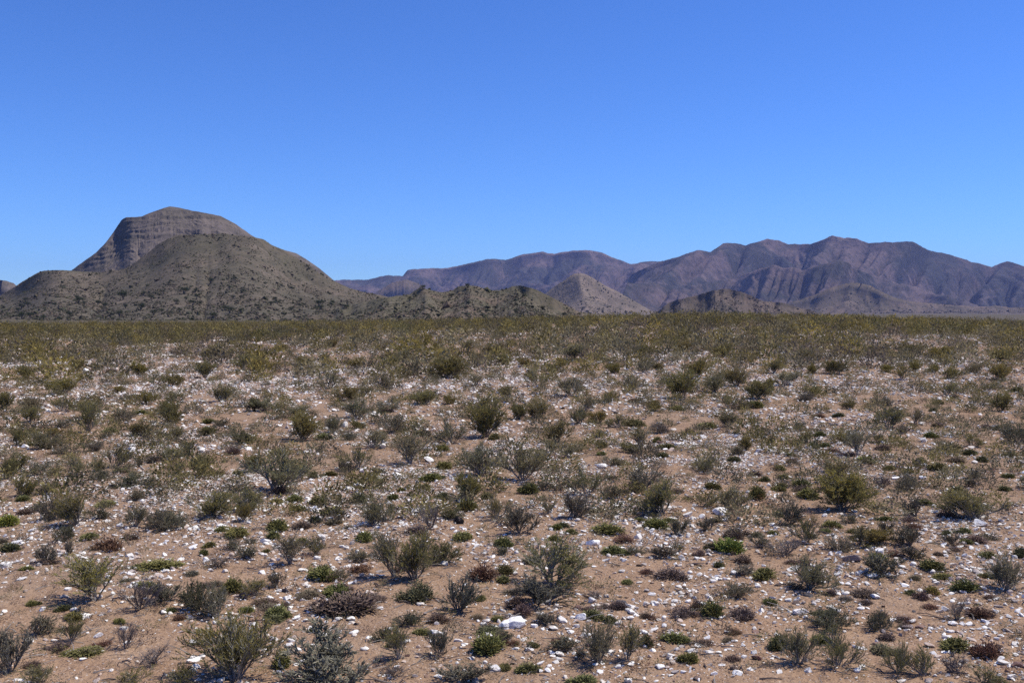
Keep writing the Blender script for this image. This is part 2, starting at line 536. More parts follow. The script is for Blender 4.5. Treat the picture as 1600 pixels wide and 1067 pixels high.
hill("tan_hill", [(820, 480), (845, 464), (862, 451), (880, 440), (890, 432), (898, 428), (907, 427), (916, 429), (928, 436), (945, 446), (965, 456), (990, 470), (1020, 487), (1040, 492)],
     2400, 420, 300, 220, 130, MH_TAN, 53, c=.016, kd=.08, amp=.16, prof=1.15, meander=.0, detail=.03, jag=2.0, nscale=4, skew=-.012, base=-7)
hill("rocky_hill", [(1010, 494), (1028, 487), (1045, 473), (1062, 468), (1080, 462), (1110, 456), (1128, 452), (1142, 451), (1165, 459), (1195, 472), (1240, 477), (1280, 490)],
     1300, 170, 160, 220, 90, MH_DARK, 61, c=.03, amp=.3, prof=1.0, detail=.10, nscale=5, jag=3.0, base=-6, smooth=False)
hill("dark_foothill", [(1190, 488), (1235, 474), (1268, 463), (1300, 448), (1318, 443), (1332, 441), (1360, 447), (1380, 458), (1405, 468), (1450, 474), (1520, 478), (1600, 480), (1700, 484), (1800, 490)],
     3000, 620, 380, 330, 150, MH_DARK, 71, c=.04, kd=.04, amp=.5, prof=1.5, nscale=4.5, base=-7, detail=.05, jag=2.5)
hill("distant_hill", [(-160, 470), (-60, 432), (-20, 434), (0, 437), (12, 439), (22, 443), (30, 451), (50, 462), (90, 485)], 1700, 300, 250, 130, 60, MH_BUTTE, 83, amp=.15, base=-6)
hill("butte", [(60, 470), (110, 424), (130, 409), (150, 395), (165, 379), (175, 366), (181, 357), (185, 351), (190, 344), (197, 340), (210, 339), (222, 338), (233, 333), (245, 329), (256, 325), (266, 323), (280, 325), (300, 330), (325, 334), (345, 338), (358, 344), (370, 351), (395, 369), (425, 385), (455, 394), (463, 396), (478, 405), (500, 420), (520, 437), (560, 460), (600, 480)],
     1050, 240, 200, 460, 220, MH_BUTTE, 97, c=.005, amp=.07, prof=.9, nscale=4, detail=.016, terr=(6.5, .6), meander=.2, base=-5, smooth=False)
FRONT = len(HILLS)
hill("front_hill", [(-420, 500), (-260, 488), (-100, 478), (-40, 472), (0, 462), (16, 452), (32, 442), (55, 428), (66, 423), (85, 422), (100, 422), (130, 424), (160, 425), (185, 422), (203, 416), (225, 400), (250, 379), (268, 371), (285, 367), (315, 366), (345, 365), (372, 368), (400, 371), (412, 374), (425, 383), (442, 390), (456, 399), (470, 407), (483, 414), (500, 428), (520, 438), (545, 450), (575, 458), (620, 466), (680, 474), (760, 484), (860, 495)],
     640, 290, 150, 620, 260, MH_FRONT, 113, c=.010, kd=.08, amp=.11, prof=1.9, nscale=5, detail=.018, meander=.12, base=-3.0)
RIDGE = len(HILLS)
hill("low_ridge", [(480, 497), (520, 484), (560, 474), (590, 466), (612, 464), (640, 460), (648, 454), (657, 449), (672, 453), (690, 457), (706, 454), (716, 447), (730, 445), (744, 447), (760, 452), (775, 454), (790, 452), (800, 447), (812, 446), (830, 450), (846, 456), (862, 464), (880, 474), (905, 487), (960, 494)],
     430, 110, 90, 420, 140, MH_RIDGE, 127, c=.012, amp=.2, prof=1.15, nscale=4, detail=.05, meander=.15, base=-3.2, smooth=False)

# ------------------------------------------------------------------ plant prototypes (about 1 wide and 1 tall)
def grow(segs, p, d, length, r, level, maxlevel, rng, up, spread, kids):
    n = 4
    P = [p]; d = d / np.linalg.norm(d)
    for i in range(n):
        d = d + rng.normal(size=3) * .17 + np.array([0, 0, up])
        d /= np.linalg.norm(d)
        p = p + d * length / n
        P.append(p)
        if level < maxlevel and i >= (1 if level else 0):
            for _ in range(kids[level] if i < n - 1 else kids[level] + 1):
                if rng.random() < .82:
                    q = d + rng.normal(size=3) * spread
                    grow(segs, p, q, length * rng.uniform(.5, .8), r * .58, level + 1, maxlevel, rng, up, spread, kids)
    segs.append((np.array(P), np.linspace(r, r * .55, n + 1), level))

def norm_xy(objs, w=.5, h=1.0):
    A = np.concatenate([o for o in objs if o is not None])
    rad = np.percentile(np.hypot(A[:, 0], A[:, 1]), 96); top = np.percentile(A[:, 2], 99.7)
    for o in objs:
        if o is not None:
            o[:, :2] *= w / rad; o[:, 2] *= h / top
            o[:, 2] = np.maximum(o[:, 2], -.03)

def woody(seed, nstem=8, tilt=.75, up=.10, spread=.42, maxlevel=2, kids=(2, 2), leaves=9, lsize=.055, lw=.016, tip=(1.25, 1.15, .75),
          body=(.85, .95, 1.0), fleshy=False, r0=.017, bark=(.30, .27, .24), bark_tip=(.23, .215, .17), leaf_from=1, lup=.4):
    rng = np.random.default_rng(seed)
    segs = []
    for i in range(nstem):
        a = i * 2 * math.pi / nstem + rng.normal() * .35
        tl = tilt * rng.uniform(.25, 1.15)
        d = np.array([math.cos(a) * math.sin(tl), math.sin(a) * math.sin(tl), math.cos(tl)])
        grow(segs, np.array([math.cos(a) * .03, math.sin(a) * .03, -.02]), d, rng.uniform(.38, .6), r0 * rng.uniform(.7, 1.2), 0, maxlevel, rng, up, spread, kids)
    gs, gl = Geo(), Geo()
    top = max(s[0][:, 2].max() for s in segs)
    PP, DD, CC = [], [], []
    for P, R, lv in segs:
        cc = np.array(bark) if lv == 0 else np.array(bark_tip) * rng.uniform(.75, 1.25)
        tube(gs, P, R, cc, 3)
        if lv >= leaf_from and leaves:
            k = leaves + (leaves // 2 if lv == maxlevel else 0)
            t = rng.uniform(.25, 1.0, k) * (len(P) - 1)
            i = np.minimum(t.astype(int), len(P) - 2); f = (t - i)[:, None]
            q = P[i] * (1 - f) + P[i + 1] * f
            d = (P[i + 1] - P[i]); d /= np.linalg.norm(d, axis=1, keepdims=True)
            PP.append(q); DD.append(d * .9 + rng.normal(size=(k, 3)) * .45 + np.array([0, 0, lup]))
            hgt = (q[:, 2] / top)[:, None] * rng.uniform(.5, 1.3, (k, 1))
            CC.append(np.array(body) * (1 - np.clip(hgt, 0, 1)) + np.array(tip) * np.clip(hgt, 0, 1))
    lv_ = None
    if leaves:
        PP = np.concatenate(PP); DD = np.concatenate(DD); CC = np.concatenate(CC) * rng.uniform(.65, 1.3, (len(PP), 1))
        L = lsize * rng.uniform(.6, 1.4, len(PP))
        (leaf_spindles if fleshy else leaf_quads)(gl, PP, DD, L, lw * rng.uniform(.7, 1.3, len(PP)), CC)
        Vl, Fl, Cl = gl.get(); Vl = Vl.copy()
    Vs, Fs, Cs = gs.get(); Vs = Vs.copy()
    norm_xy([Vs, Vl if leaves else None])
    return (Vs, Fs, Cs), ((Vl, Fl, Cl) if leaves else None)

def cushion(seed, n=900, L=.12, R=.024, lobes=4, body=(.7, .75, .75), tip=(1.15, 1.15, .9), rough=.2):
    """a low mound of plump finger leaves, 1 wide and 1 tall (scaled flat later)"""
    rng = np.random.default_rng(seed)
    gs, gl = Geo(), Geo()
    cen = [(0, 0, 1.0)] + [(*(rng.normal(size=2) * .24), rng.uniform(.5, .85)) for _ in range(lobes)]
    PP, DD, CC = [], [], []
    for cx, cy, s in cen:
        k = int(n * s / len(cen) * 1.6)
        a = rng.uniform(0, 2 * math.pi, k); e = np.arcsin(rng.uniform(0.0, 1, k))
        d = np.stack([np.cos(a) * np.cos(e), np.sin(a) * np.cos(e), np.sin(e) + .1], -1)
        rr = s * rng.uniform(.55, 1.0, k) * (1 + rng.normal(size=k) * rough)
        P = d * rr[:, None] * np.array([.4, .4, .8]) + np.array([cx, cy, 0])
        PP.append(P); DD.append(d * .8 + rng.normal(size=(k, 3)) * .33 + np.array([0, 0, .35]))
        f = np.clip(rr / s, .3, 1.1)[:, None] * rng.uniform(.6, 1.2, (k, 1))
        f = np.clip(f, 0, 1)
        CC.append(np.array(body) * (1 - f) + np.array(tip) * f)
        for _ in range(9):
            a_ = rng.uniform(0, 6.28); el = rng.uniform(.15, 1.2)
            q = np.array([math.cos(a_) * math.cos(el) * .36, math.sin(a_) * math.cos(el) * .36, math.sin(el) * .62]) * s
            P0 = np.array([cx * .4, cy * .4, -.02]); P2 = q + np.array([cx, cy, 0])
            tube(gs, np.array([P0, (P0 + P2) / 2 + rng.normal(size=3) * .04, P2]), np.array([.02, .014, .008]), np.array([.16, .13, .11]), 3)
    PP = np.concatenate(PP); DD = np.concatenate(DD); CC = np.concatenate(CC) * rng.uniform(.7, 1.3, (len(PP), 1))
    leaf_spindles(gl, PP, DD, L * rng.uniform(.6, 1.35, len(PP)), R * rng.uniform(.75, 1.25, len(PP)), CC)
    Vl, Fl, Cl = gl.get(); Vl = Vl.copy(); Vs, Fs, Cs = gs.get(); Vs = Vs.copy()
    norm_xy([Vs, Vl])
    return (Vs, Fs, Cs), (Vl, Fl, Cl)

PROTO = {}
def proto(key, part):
    (Vs, Fs, Cs), lf = part
    fl = key[0] in "FGD"
    s = mesh_of("stems", Vs, Fs, M_WOOD, Cs)
    l = mesh_of("foliage", lf[0], lf[1], M_FLESH if fl else M_LEAF, lf[2]) if lf else None
    PROTO.setdefault(key[0], []).append((s, l))
for k in range(9):      # wispy twiggy shrubs
    proto("W", woody(100 + k, (8, 5, 10, 7, 9, 6, 12, 8, 11)[k], (.78, .6, .9, .7, 1.0, .85, .65, .95, .75)[k], .10, .36, 2, (2, 2), 9, .062, .0105, r0=.019, bark=(.36, .33, .30), bark_tip=(.26, .24, .19)))
for k in range(6):      # dense bushy shrubs
    proto("O", woody(200 + k, 11, .95, .09, .46, 2, (2, 3), 12, .060, .014, (1.2, 1.1, .75), (.9, .92, .95), bark=(.26, .23, .2)))
for k in range(3):      # low dense grey shrubs
    proto("S", woody(300 + k, 12, 1.15, .06, .5, 2, (2, 2), 12, .055, .015, (1.1, 1.07, .95), (.9, .9, .95), bark=(.27, .24, .21)))
for k in range(6):      # finger-stemmed shrubs
    proto("F", woody(400 + k, 8, .85, .12, .36, 2, (2, 1), 9, .080, .0070, (1.2, 1.17, 1.1), (.7, .7, .68), True, .022, bark=(.24, .22, .2), bark_tip=(.19, .185, .165), leaf_from=1, lup=.3))
for k in range(3):      # bare shrubs
    proto("B", woody(500 + k, 8, .95, .09, .45, 2, (2, 2), 0, r0=.02, bark=(.25, .22, .2), bark_tip=(.2, .165, .15)))
for k in range(4):
    proto("G", cushion(600 + k, 950, .17, .024, 4))
for k in range(4):
    proto("D", cushion(700 + k, 1100, .15, .018, 5, (.6, .6, .62), (1.1, 1.05, 1.0), .26))

TINT = {  # real leaf colours
    'o': ('olive', (.250, .212, .090)), 'y': ('yellow-olive', (.290, .236, .080)), 'g': ('grey-green', (.255, .222, .138)),
    'k': ('dark grey', (.180, .154, .107)), 'n': ('green', (.190, .178, .078)), 'b': ('bright green', (.245, .262, .076)),
    'd': ('dark green', (.150, .140, .080)), 'p': ('purplish brown', (.210, .150, .120)), 'r': ('reddish brown', (.225, .130, .088)),
    'm': ('olive green', (.205, .178, .080)), 'w': ('brownish grey', (.25, .20, .15)), 'f': ('dark grey-green', (.240, .210, .140)),
}
DEFT = {'W': 'o', 'O': 'o', 'S': 'g', 'F': 'f', 'B': 'w', 'G': 'n', 'D': 'p'}
KIND = {'W': 'twiggy_shrub', 'O': 'bushy_shrub', 'S': 'grey_shrub', 'F': 'finger_shrub', 'B': 'bare_shrub', 'G': 'cushion_plant', 'D': 'cushion_plant'}
WORD = {'W': 'twiggy shrub', 'O': 'bushy shrub', 'S': 'low dense shrub', 'F': 'finger shrub', 'B': 'bare shrub', 'G': 'leafy cushion', 'D': 'matted cushion'}

# what stands where: kind, x, y of the foot, width, height in photograph pixels [, tint]
NEAR = """
W 150 938 110 80 y;B 220 952 62 58;F 257 940 50 36;B 196 1014 44 52;F 60 991 44 37;W 111 1002 36 44;F 16 1052 60 76;G 133 1021 62 19 m;B 238 1040 64 34;W 55 1070 46 34 o;W 204 1072 60 30 y
S 308 957 62 52 d;W 340 966 44 62 g;G 362 925 36 30 m;W 396 930 44 30 y;F 431 918 34 32;D 540 955 104 48;W 368 1062 122 108 o;F 508 1066 142 84;G 441 1042 36 36;W 284 1074 40 40 y
D 655 936 72 40 d;F 717 957 48 64;G 750 939 24 11;D 685 971 36 22;W 623 1030 46 62 o;S 640 976 46 24 d;S 601 1001 32 24 d;F 684 1027 44 54;G 760 1019 54 40 n;F 788 1002 28 20;F 728 1064 74 28;B 615 1057 54 18;D 806 950 36 28
W 862 916 104 84 o;F 842 944 76 46 k;D 818 962 34 26;B 930 936 40 17;F 850 976 38 22;G 926 966 42 19 d;G 952 973 24 17 d;W 934 1036 62 72 g;W 980 1033 52 62 o;F 881 1017 40 27;G 1010 1011 24 26 d;G 1056 1003 48 22;G 1076 1034 32 24;G 913 1072 52 30;G 833 1011 21 10;F 907 1030 22 17 k;D 1066 961 52 24
D 1090 952 28 22;G 1111 962 38 32;D 1161 964 44 24;S 1150 931 64 22;G 1203 944 25 15;W 1264 919 66 54 g;F 1240 921 32 13;S 1302 981 76 36 d;G 1216 1014 38 32 d;W 1247 1038 56 64 g;W 1310 1042 64 66 o;G 1284 1006 36 22;D 1100 1007 38 12
D 1352 931 44 20;G 1510 923 44 26;D 1440 936 26 18;G 1458 929 24 17 y;W 1570 922 58 62 g;B 1496 968 44 38;D 1530 963 42 24 r;S 1373 984 42 36 d;D 1385 999 30 18;G 1495 1015 52 28;D 1540 1026 52 42 r;W 1404 1054 40 62 o;W 1445 1057 54 52 o;B 1492 1052 36 40;W 1536 1072 50 38 o
O 35 776 34 34 y;S 70 771 46 19;S 86 813 38 46 f;W 120 820 50 58 o;G 12 821 36 24 b;D 40 803 30 14;S 61 800 24 15;G 165 790 40 13;S 155 811 42 20 d;W 212 823 34 40 g;D 207 842 32 16;S 250 826 54 38;S 100 844 44 26 d;G 140 842 32 15;D 170 858 50 26 r;F 68 881 32 36;F 105 869 14 28;G 42 891 22 10;G 246 887 68 22 m;D 82 880 30 11;S 208 759 62 22 d;S 213 781 30 20;S 160 748 44 13
W 430 766 98 72 g;D 437 771 30 18;W 330 807 64 42 o;W 386 799 52 44 o;O 380 814 28 30 y;S 274 826 38 34;G 460 783 30 15;G 497 787 34 17 d;G 519 804 38 18;G 465 798 24 13;G 434 828 42 23;G 427 841 28 17;D 472 825 34 18;G 372 838 42 20 m;S 391 850 20 12;W 454 882 54 52 g;W 494 866 30 32 o;S 365 860 22 22;F 386 873 38 22;B 340 886 46 22;G 318 868 15 14;G 417 863 15 9 m;G 505 906 50 28;S 531 905 28 18
G 560 786 32 22 d;W 578 784 22 18 y;G 614 781 18 14;W 586 819 54 46 g;W 612 812 40 38 o;B 673 826 32 52;G 570 844 34 20;W 616 902 54 86 g;W 648 905 66 80 o;S 694 881 58 44 m;O 727 781 50 46 o;G 693 779 27 14 d;G 729 797 38 24 m;S 705 811 42 20 m;W 776 812 42 48 y;F 811 834 54 46;G 788 853 34 20;F 786 866 24 15;D 755 904 46 34 r;D 790 896 34 22 m;S 560 876 42 20;G 666 765 24 13 m;G 680 749 32 14;G 627 768 14 9;G 584 750 30 11
G 828 771 34 22;S 851 766 22 17;W 914 773 48 52 o;F 955 779 32 22;S 1004 765 68 36 f;W 1034 802 64 54 o;S 1012 797 34 24 k;F 895 809 44 46;W 857 804 28 24 g;G 870 827 22 13;G 893 833 22 11 m;G 948 832 52 22 m;G 1024 823 44 20;G 1000 815 20 9;F 1057 836 38 32;G 960 864 46 18;S 992 866 30 15;F 1036 872 42 22;D 1050 904 56 26;W 1058 862 18 22 o
G 1113 763 26 15 m;G 1195 752 19 10;G 1225 748 24 10;W 1142 796 52 42 o;W 1104 791 30 28 o;G 1183 779 32 26;G 1262 777 42 20;O 1314 798 90 66 y;F 1236 819 40 42;G 1216 808 16 14;W 1260 847 40 50 o;G 1300 824 32 16;S 1326 817 28 16;D 1148 838 54 25;F 1107 829 28 22;G 1139 862 46 30 b;G 1110 858 22 15 d;F 1188 854 34 18;G 1208 835 20 10;D 1161 880 30 19;G 1122 886 20 13 d;B 1226 867 50 30;G 1196 904 42 24;F 1160 896 42 16;S 1310 861 44 28 f;W 1346 851 30 38 o
S 1416 767 36 30;B 1380 762 32 24;G 1496 771 32 16 d;F 1516 761 22 16 k;W 1518 811 92 46 o;F 1431 807 36 34 k;G 1446 789 28 13;G 1384 814 28 11;D 1420 815 32 15;D 1480 807 32 15;F 1380 831 32 20;D 1426 827 30 14 r;G 1506 833 30 13;S 1546 842 28 13;G 1480 836 20 11 d;F 1486 851 30 18 k;D 1490 861 22 11;O 1372 851 66 28 y;F 1420 852 50 34 k;D 1400 869 28 14 r;F 1426 872 38 22 k;G 1456 891 40 24;D 1466 867 20 9;F 1372 898 66 36 k;G 1543 871 30 15;G 1594 870 28 20 d
"""
MID = """
O 45 660 34 26;S 100 668 24 14;W 138 674 46 50;S 190 656 38 20;O 265 661 36 30;G 222 647 24 9;O 221 681 42 26;W 275 687 24 24;G 172 675 26 9;S 165 684 18 9;O 70 701 52 30 g;O 86 682 26 16 y;S 95 709 30 13;O 25 696 26 30;O 150 704 32 16 w;W 178 730 42 46;W 155 736 26 26;W 265 721 34 34;W 298 709 32 26;O 309 743 42 36;W 118 744 40 34;F 220 729 22 15 k;F 241 723 24 13 k;S 65 742 52 22;O 26 736 42 24;O 10 748 24 34;G 190 738 26 10;S 161 746 22 15;O 376 693 42 22 d;D 366 709 32 20;O 396 738 34 36;G 325 661 26 10;O 346 665 24 12 w;O 325 680 32 16 n;D 335 741 32 11;G 372 743 17 13 m
O 472 688 58 48;W 520 676 32 30 g;O 558 669 28 14 n;S 616 676 54 32;W 582 700 44 34 g;W 560 732 58 42;F 540 736 22 18 k;W 641 724 58 50 g;G 655 681 22 11;W 706 692 48 44 g;O 760 682 60 62 o;W 752 742 62 54 g;W 816 750 86 66 g;G 693 704 22 13;S 490 747 28 15 m;G 516 743 20 11 m;G 506 686 32 13;S 546 687 32 15;G 674 751 34 16;F 592 739 34 11;D 600 644 26 9
O 836 653 32 24;W 906 662 34 32;O 936 661 30 22 y;W 966 668 32 24;G 990 665 32 13;O 871 691 48 34;S 936 683 24 15;W 1001 698 40 34;O 985 707 36 16;S 1031 677 32 20 w;G 1105 669 36 13;W 1136 667 34 28;G 1026 691 18 11;G 1042 701 32 12 m;G 1036 713 26 10 d;O 940 700 22 14;G 940 711 18 8;W 890 714 32 20 g;W 864 706 18 20 y;S 961 727 44 16;S 1150 710 34 18 f;O 1165 702 24 22;S 1075 678 20 10 w;W 1106 741 24 30;F 1100 738 20 18 k;G 1111 724 18 11;D 1180 743 24 11;G 1196 752 16 11 d;F 955 750 32 11;G 1146 721 24 12 d
W 1388 670 50 40;W 1430 662 26 28 g;S 1410 677 20 16 k;O 1260 692 26 22;G 1281 682 20 11;G 1272 699 24 11;G 1290 699 20 10;W 1341 711 46 44 g;O 1320 692 24 20;D 1330 713 22 12;G 1354 723 32 13 b;S 1370 692 34 15 m;D 1380 703 24 13;G 1454 683 24 11;D 1487 704 40 20 m;W 1518 697 30 22;G 1436 725 22 13 d;G 1466 736 32 18 m;D 1495 722 30 13 w;W 1310 748 34 30;W 1291 737 24 22 g;S 1420 759 30 22;G 1420 739 20 10 m;G 1390 734 20 10;S 1588 692 44 38;G 1580 713 20 10;G 1536 721 22 12 d;G 1575 746 20 10;S 1525 746 24 13;G 1218 734 24 10;D 1238 723 22 10;G 1235 713 16 8;D 1300 706 24 10;D 1205 692 16 14 d;S 1250 670 22 14;D 1280 652 22 9 r;G 1310 651 22 9 d;D 1465 667 20 10;D 1540 669 20 10;S 1562 672 26 12
O 40 591 34 22;O 118 579 28 22 y;O 150 579 20 15;S 278 555 30 15 k;O 325 559 28 13 y;W 381 579 48 30;O 215 586 32 22 y;W 245 602 38 26;O 272 602 32 22;W 320 590 32 30;O 100 616 52 28 y;W 101 642 44 28;O 51 642 36 28 g;W 137 652 48 30;O 231 632 36 26 y;O 265 646 36 24;W 275 627 32 20;W 346 627 38 32;D 175 583 20 10;O 10 638 28 28;S 206 623 20 11;O 396 642 28 22 d;O 146 558 20 14;O 186 614 20 12 y
O 404 583 30 26;O 428 579 26 16 y;O 475 571 28 18 y;O 507 565 18 12 y;O 557 576 30 20 y;W 610 571 30 17;W 630 569 24 28;O 700 592 58 38;W 746 602 34 20 g;O 745 564 20 15;O 776 556 40 22;W 730 551 38 22;W 515 607 48 34 g;S 601 610 32 34 g;O 546 626 38 24;W 560 652 54 32 g;W 602 644 38 28 g;O 665 632 48 25;O 700 631 26 16 y;W 570 617 28 17;W 415 642 44 22 g;W 466 652 34 22 g;W 756 652 54 42;O 791 623 26 24;O 440 549 26 14;O 520 543 22 16;O 786 570 22 18
O 820 573 26 16 y;O 864 584 28 18;O 876 574 22 18 y;W 835 603 42 30 y;W 892 618 46 34 g;O 960 584 26 20 y;W 1005 583 34 20 g;O 1026 578 22 14;O 1066 623 58 50;O 1092 588 38 32 y;W 985 611 44 28 g;W 1116 613 38 28 g;O 1150 603 40 32;O 1186 623 44 32;O 1021 642 26 20;G 1060 641 28 10;W 1141 638 48 28;G 1176 637 38 15;D 990 628 24 9 r;W 955 628 26 20;W 841 652 52 34;W 915 642 28 28 g;W 895 562 52 28 g;O 1011 557 38 22;W 976 547 34 22 g;O 1065 550 38 20;O 1130 558 38 24;O 812 655 32 28
W 1260 568 44 26;O 1306 584 42 28;O 1270 584 22 16 y;W 1226 602 42 24 g;W 1210 583 24 24;W 1360 558 38 22;O 1385 581 22 12 y;W 1410 593 34 28;O 1430 580 22 16 y;O 1460 582 24 13 y;O 1490 592 38 20;W 1525 583 28 18 g;O 1556 593 38 28 y;W 1480 618 38 24;W 1540 612 34 20;O 1566 643 32 32;W 1270 618 26 18;O 1326 639 28 17;S 1260 627 34 16 k;S 1380 634 38 18 f;W 1396 652 34 20 g;G 1458 643 17 8 d;G 1465 631 20 9;G 1590 613 22 10 d;W 1560 565 38 24;O 1470 560 44 20 y;O 1420 552 38 18;O 1205 616 20 28 y;D 1492 622 16 9
"""
TOPS = []      # every individual thing: dict(obj, px, py, w, h, word, tint, cat, group, label, ref)
GROUPS = {'shrub': 'woody shrubs scattered over the stony plain', 'cushion': 'low cushion plants between the stones',
          'white': 'white quartz stones strewn over the sand', 'dark': 'dark stones on the sand', 'tree': 'dark trees dotted over the hills'}

def place_plant(k, px, py, w, h, t, pt):
    x, y, z = pt
    s = y / F_PX
    root = bpy.data.objects.new(KIND[k], None); root.empty_display_size = .05
    COL.objects.link(root)
    W_, H_ = w * s * {'G': 1.0, 'D': 1.0, 'W': 1.22, 'F': 1.15, 'B': 1.15}.get(k, 1.08), h * s * (1.0 if k in 'GD' else .94)
    if k in 'GD':
        H_ = max(.03, (h - .5 * w * CAM_Z / y) * s * .95)
    root.location = (x, y, z - .004)
    tl = 0.0 if k in 'GD' else .13
    root.rotation_euler = (random.gauss(0, tl), random.gauss(0, tl), random.uniform(0, 6.283))
    root.scale = (W_, W_, H_)
    st, lf = random.choice(PROTO[k])
    o = link("stems", st, root)
    if lf:
        f = link("foliage", lf, root)
        c = np.array(TINT[t][1]) * random.uniform(.88, 1.14) * np.array([random.uniform(.94, 1.06), 1, random.uniform(.9, 1.1)])
        f.color = (*c, 1)
    TOPS.append(dict(o=root, px=px, py=py, w=w, h=h, k=k, word=WORD[k], tint=TINT[t][0], cat='shrub' if k in 'WOSFB' else 'cushion plant',
                     group=GROUPS['shrub' if k in 'WOSFB' else 'cushion']))
    return root

TAKEN = []     # plan positions of the plants, so that random ones keep off
for line in (NEAR + MID).replace("\n", ";").split(";"):
    q = line.split()
    if len(q) < 5: continue
    k, px, py, wd, ht = q[0], *map(float, q[1:5])
    t = q[5] if len(q) > 5 else DEFT[k]
    pt = hit_ground(px, py)
    if pt is None: continue
    place_plant(k, px, py, wd, ht, t, pt)
    TAKEN.append((pt[0], pt[1], wd * pt[1] / F_PX * .5))
N_WOODY = sum(1 for d in TOPS if d['cat'] == 'shrub'); N_CUSH = len(TOPS) - N_WOODY
print("listed plants:", N_WOODY, N_CUSH)

# ---- more plants by chance where the photograph has them too fine to list; the largest in the picture are things, the rest is one mass
def free(x, y, r):
    A = np.array(TAKEN)
    return np.all(np.hypot(A[:, 0] - x, A[:, 1] - y) > (A[:, 2] + r) * .8)

cand = []
for _ in range(900):                       # small cushions
    px, py = random.uniform(-60, 1660), 1067 - 430 * random.random() ** .6
    pt = hit_ground(px, py)
    if pt is None: continue
    wd = random.lognormvariate(math.log(.09), .35)
    if free(pt[0], pt[1], wd * .5):
        cand.append((wd * F_PX / pt[1], random.choice("GGDDD"), px, py, wd, pt))
cand.sort(key=lambda c: -c[0])
rest = []
for c in cand:
    wpx, k, px, py, wd, pt = c
    if N_CUSH < 290 and 0 < px < 1600 and py < 1066:
        t = random.choice("ndmn" if k == 'G' else "pprwf")
        place_plant(k, px, py, wpx, wpx * random.uniform(.35, .55), t, pt); N_CUSH += 1
    else:
        rest.append(c)

# ---- low detail plants for the masses
def small_plant(seed, n, size, up=.5):
    rng = np.random.default_rng(seed)
    a = rng.uniform(0, 6.283, n); e = np.arcsin(rng.uniform(0, 1, n)); r = rng.uniform(.35, 1, n) ** .6
    d = np.stack([np.cos(a) * np.cos(e), np.sin(a) * np.cos(e), np.sin(e)], -1)
    P = d * r[:, None] * np.array([.48, .48, .9]) * (1 + rng.normal(size=(n, 1)) * .12)
    P[:, 2] = np.maximum(P[:, 2] - .04, 0)
    D = d * .7 + rng.normal(size=(n, 3)) * .5 + np.array([0, 0, up])
    g = Geo(); C = (np.ones((n, 3)) * rng.uniform(.6, 1.35, (n, 1))) * (np.array([1, 1, 1]) + (P[:, 2:3] > .45) * np.array([.12, .06, -.12]))
    leaf_quads(g, P, D, size * rng.uniform(.6, 1.4, n), size * .36 * rng.uniform(.7, 1.3, n), C)
    return g.get()

def mass(name, spots, protos, mat, label, cat):
    """spots: rows x, y, z, width, height, r, g, b"""
    VV, FF, CC = [], [], []; off = 0
    for s in spots:
        V, F, C = protos[int(s[8]) % len(protos)]
        a = s[9]; ca, sa = math.cos(a), math.sin(a)
        X = (V[:, 0] * ca - V[:, 1] * sa) * s[3] + s[0]; Y = (V[:, 0] * sa + V[:, 1] * ca) * s[3] + s[1]; Z = V[:, 2] * s[4] + s[2]
        VV.append(np.stack([X, Y, Z], -1)); FF.append(F + off); CC.append(C * np.array(s[5:8])); off += len(V)
    me = mesh_of(name, np.concatenate(VV), np.concatenate(FF), mat, np.concatenate(CC))
    o = link(name, me); tag(o, label, cat, kind="stuff")
    return o

COLS = {'o': TINT['o'][1], 'y': TINT['y'][1], 'g': TINT['g'][1], 'k': TINT['k'][1], 'w': TINT['w'][1]}
def col_of(t):
    return np.array(TINT[t][1]) * random.uniform(.62, 1.05)
spots = []
for wpx, k, px, py, wd, pt in rest:
    c = col_of(random.choice("ndmpprw"))
    spots.append((*pt, wd, wd * random.uniform(.35, .6), *c, random.randrange(99), random.uniform(0, 6.28)))
for _ in range(7600):                      # tiny tufts among the stones
    d = random.uniform(3.0, 45) if random.random() < .65 else random.uniform(3, 14)
    x = random.uniform(-1, 1) * (.58 * d + 2.2)
    wd = random.uniform(.025, .085) * (1 + d / 14)
    spots.append((x, d, float(ground_z(x, d)), wd, wd * random.uniform(.35, .8), *col_of(random.choice("ndmpprwggk")), random.randrange(99), random.uniform(0, 6.28)))
mass("small_plant_cover", spots, [small_plant(k, 80, .15, .3) for k in range(8)], M_LEAF, "tiny green and brown tufts scattered between the stones on sand", "ground cover")

spots = []
far_things = []
n_try = 0
while n_try < 8600:
    n_try += 1
    u = random.uniform(-.72, .72)
    d = 24 + 130 * random.random() ** .85
    x = u * d
    dens = float(fbm(x * .05, d * .05, 77, 3)) * .9 + .60 + .75 * (d - 40) / 60
    dens += .25 * (u > .05)
    if random.random() > dens: continue
    wd = random.lognormvariate(math.log(.76), .35); hd = min(.8, wd * random.uniform(.5, .9))
    z = float(ground_z(x, d))
    t = random.choice("oooooomnyggkkd" if d > 45 else "oooyggggkw")
    px, py, _ = project(x, d, z)
    A = TAKEN
    if d < 50 and not free(x, d, wd * .35): continue
    if d < 75: TAKEN.append((x, d, wd * .35))
    far_things.append((wd * F_PX / d, x, d, z, wd, hd, t, float(px), float(py)))
far_things.sort(key=lambda c: -c[0])
for wpx, x, d, z, wd, hd, t, px, py in far_things:
    if N_WOODY < 298 and 5 < px < 1595 and d < 75:
        k = random.choice("OOW") if d < 45 else 'O'; place_plant(k, px, py, wpx, hd * F_PX / d, t if t in 'oygk' else 'g', (x, d, z)); N_WOODY += 1
    else:
        spots.append((x, d, z, wd, hd, *col_of(t), random.randrange(99), random.uniform(0, 6.28)))
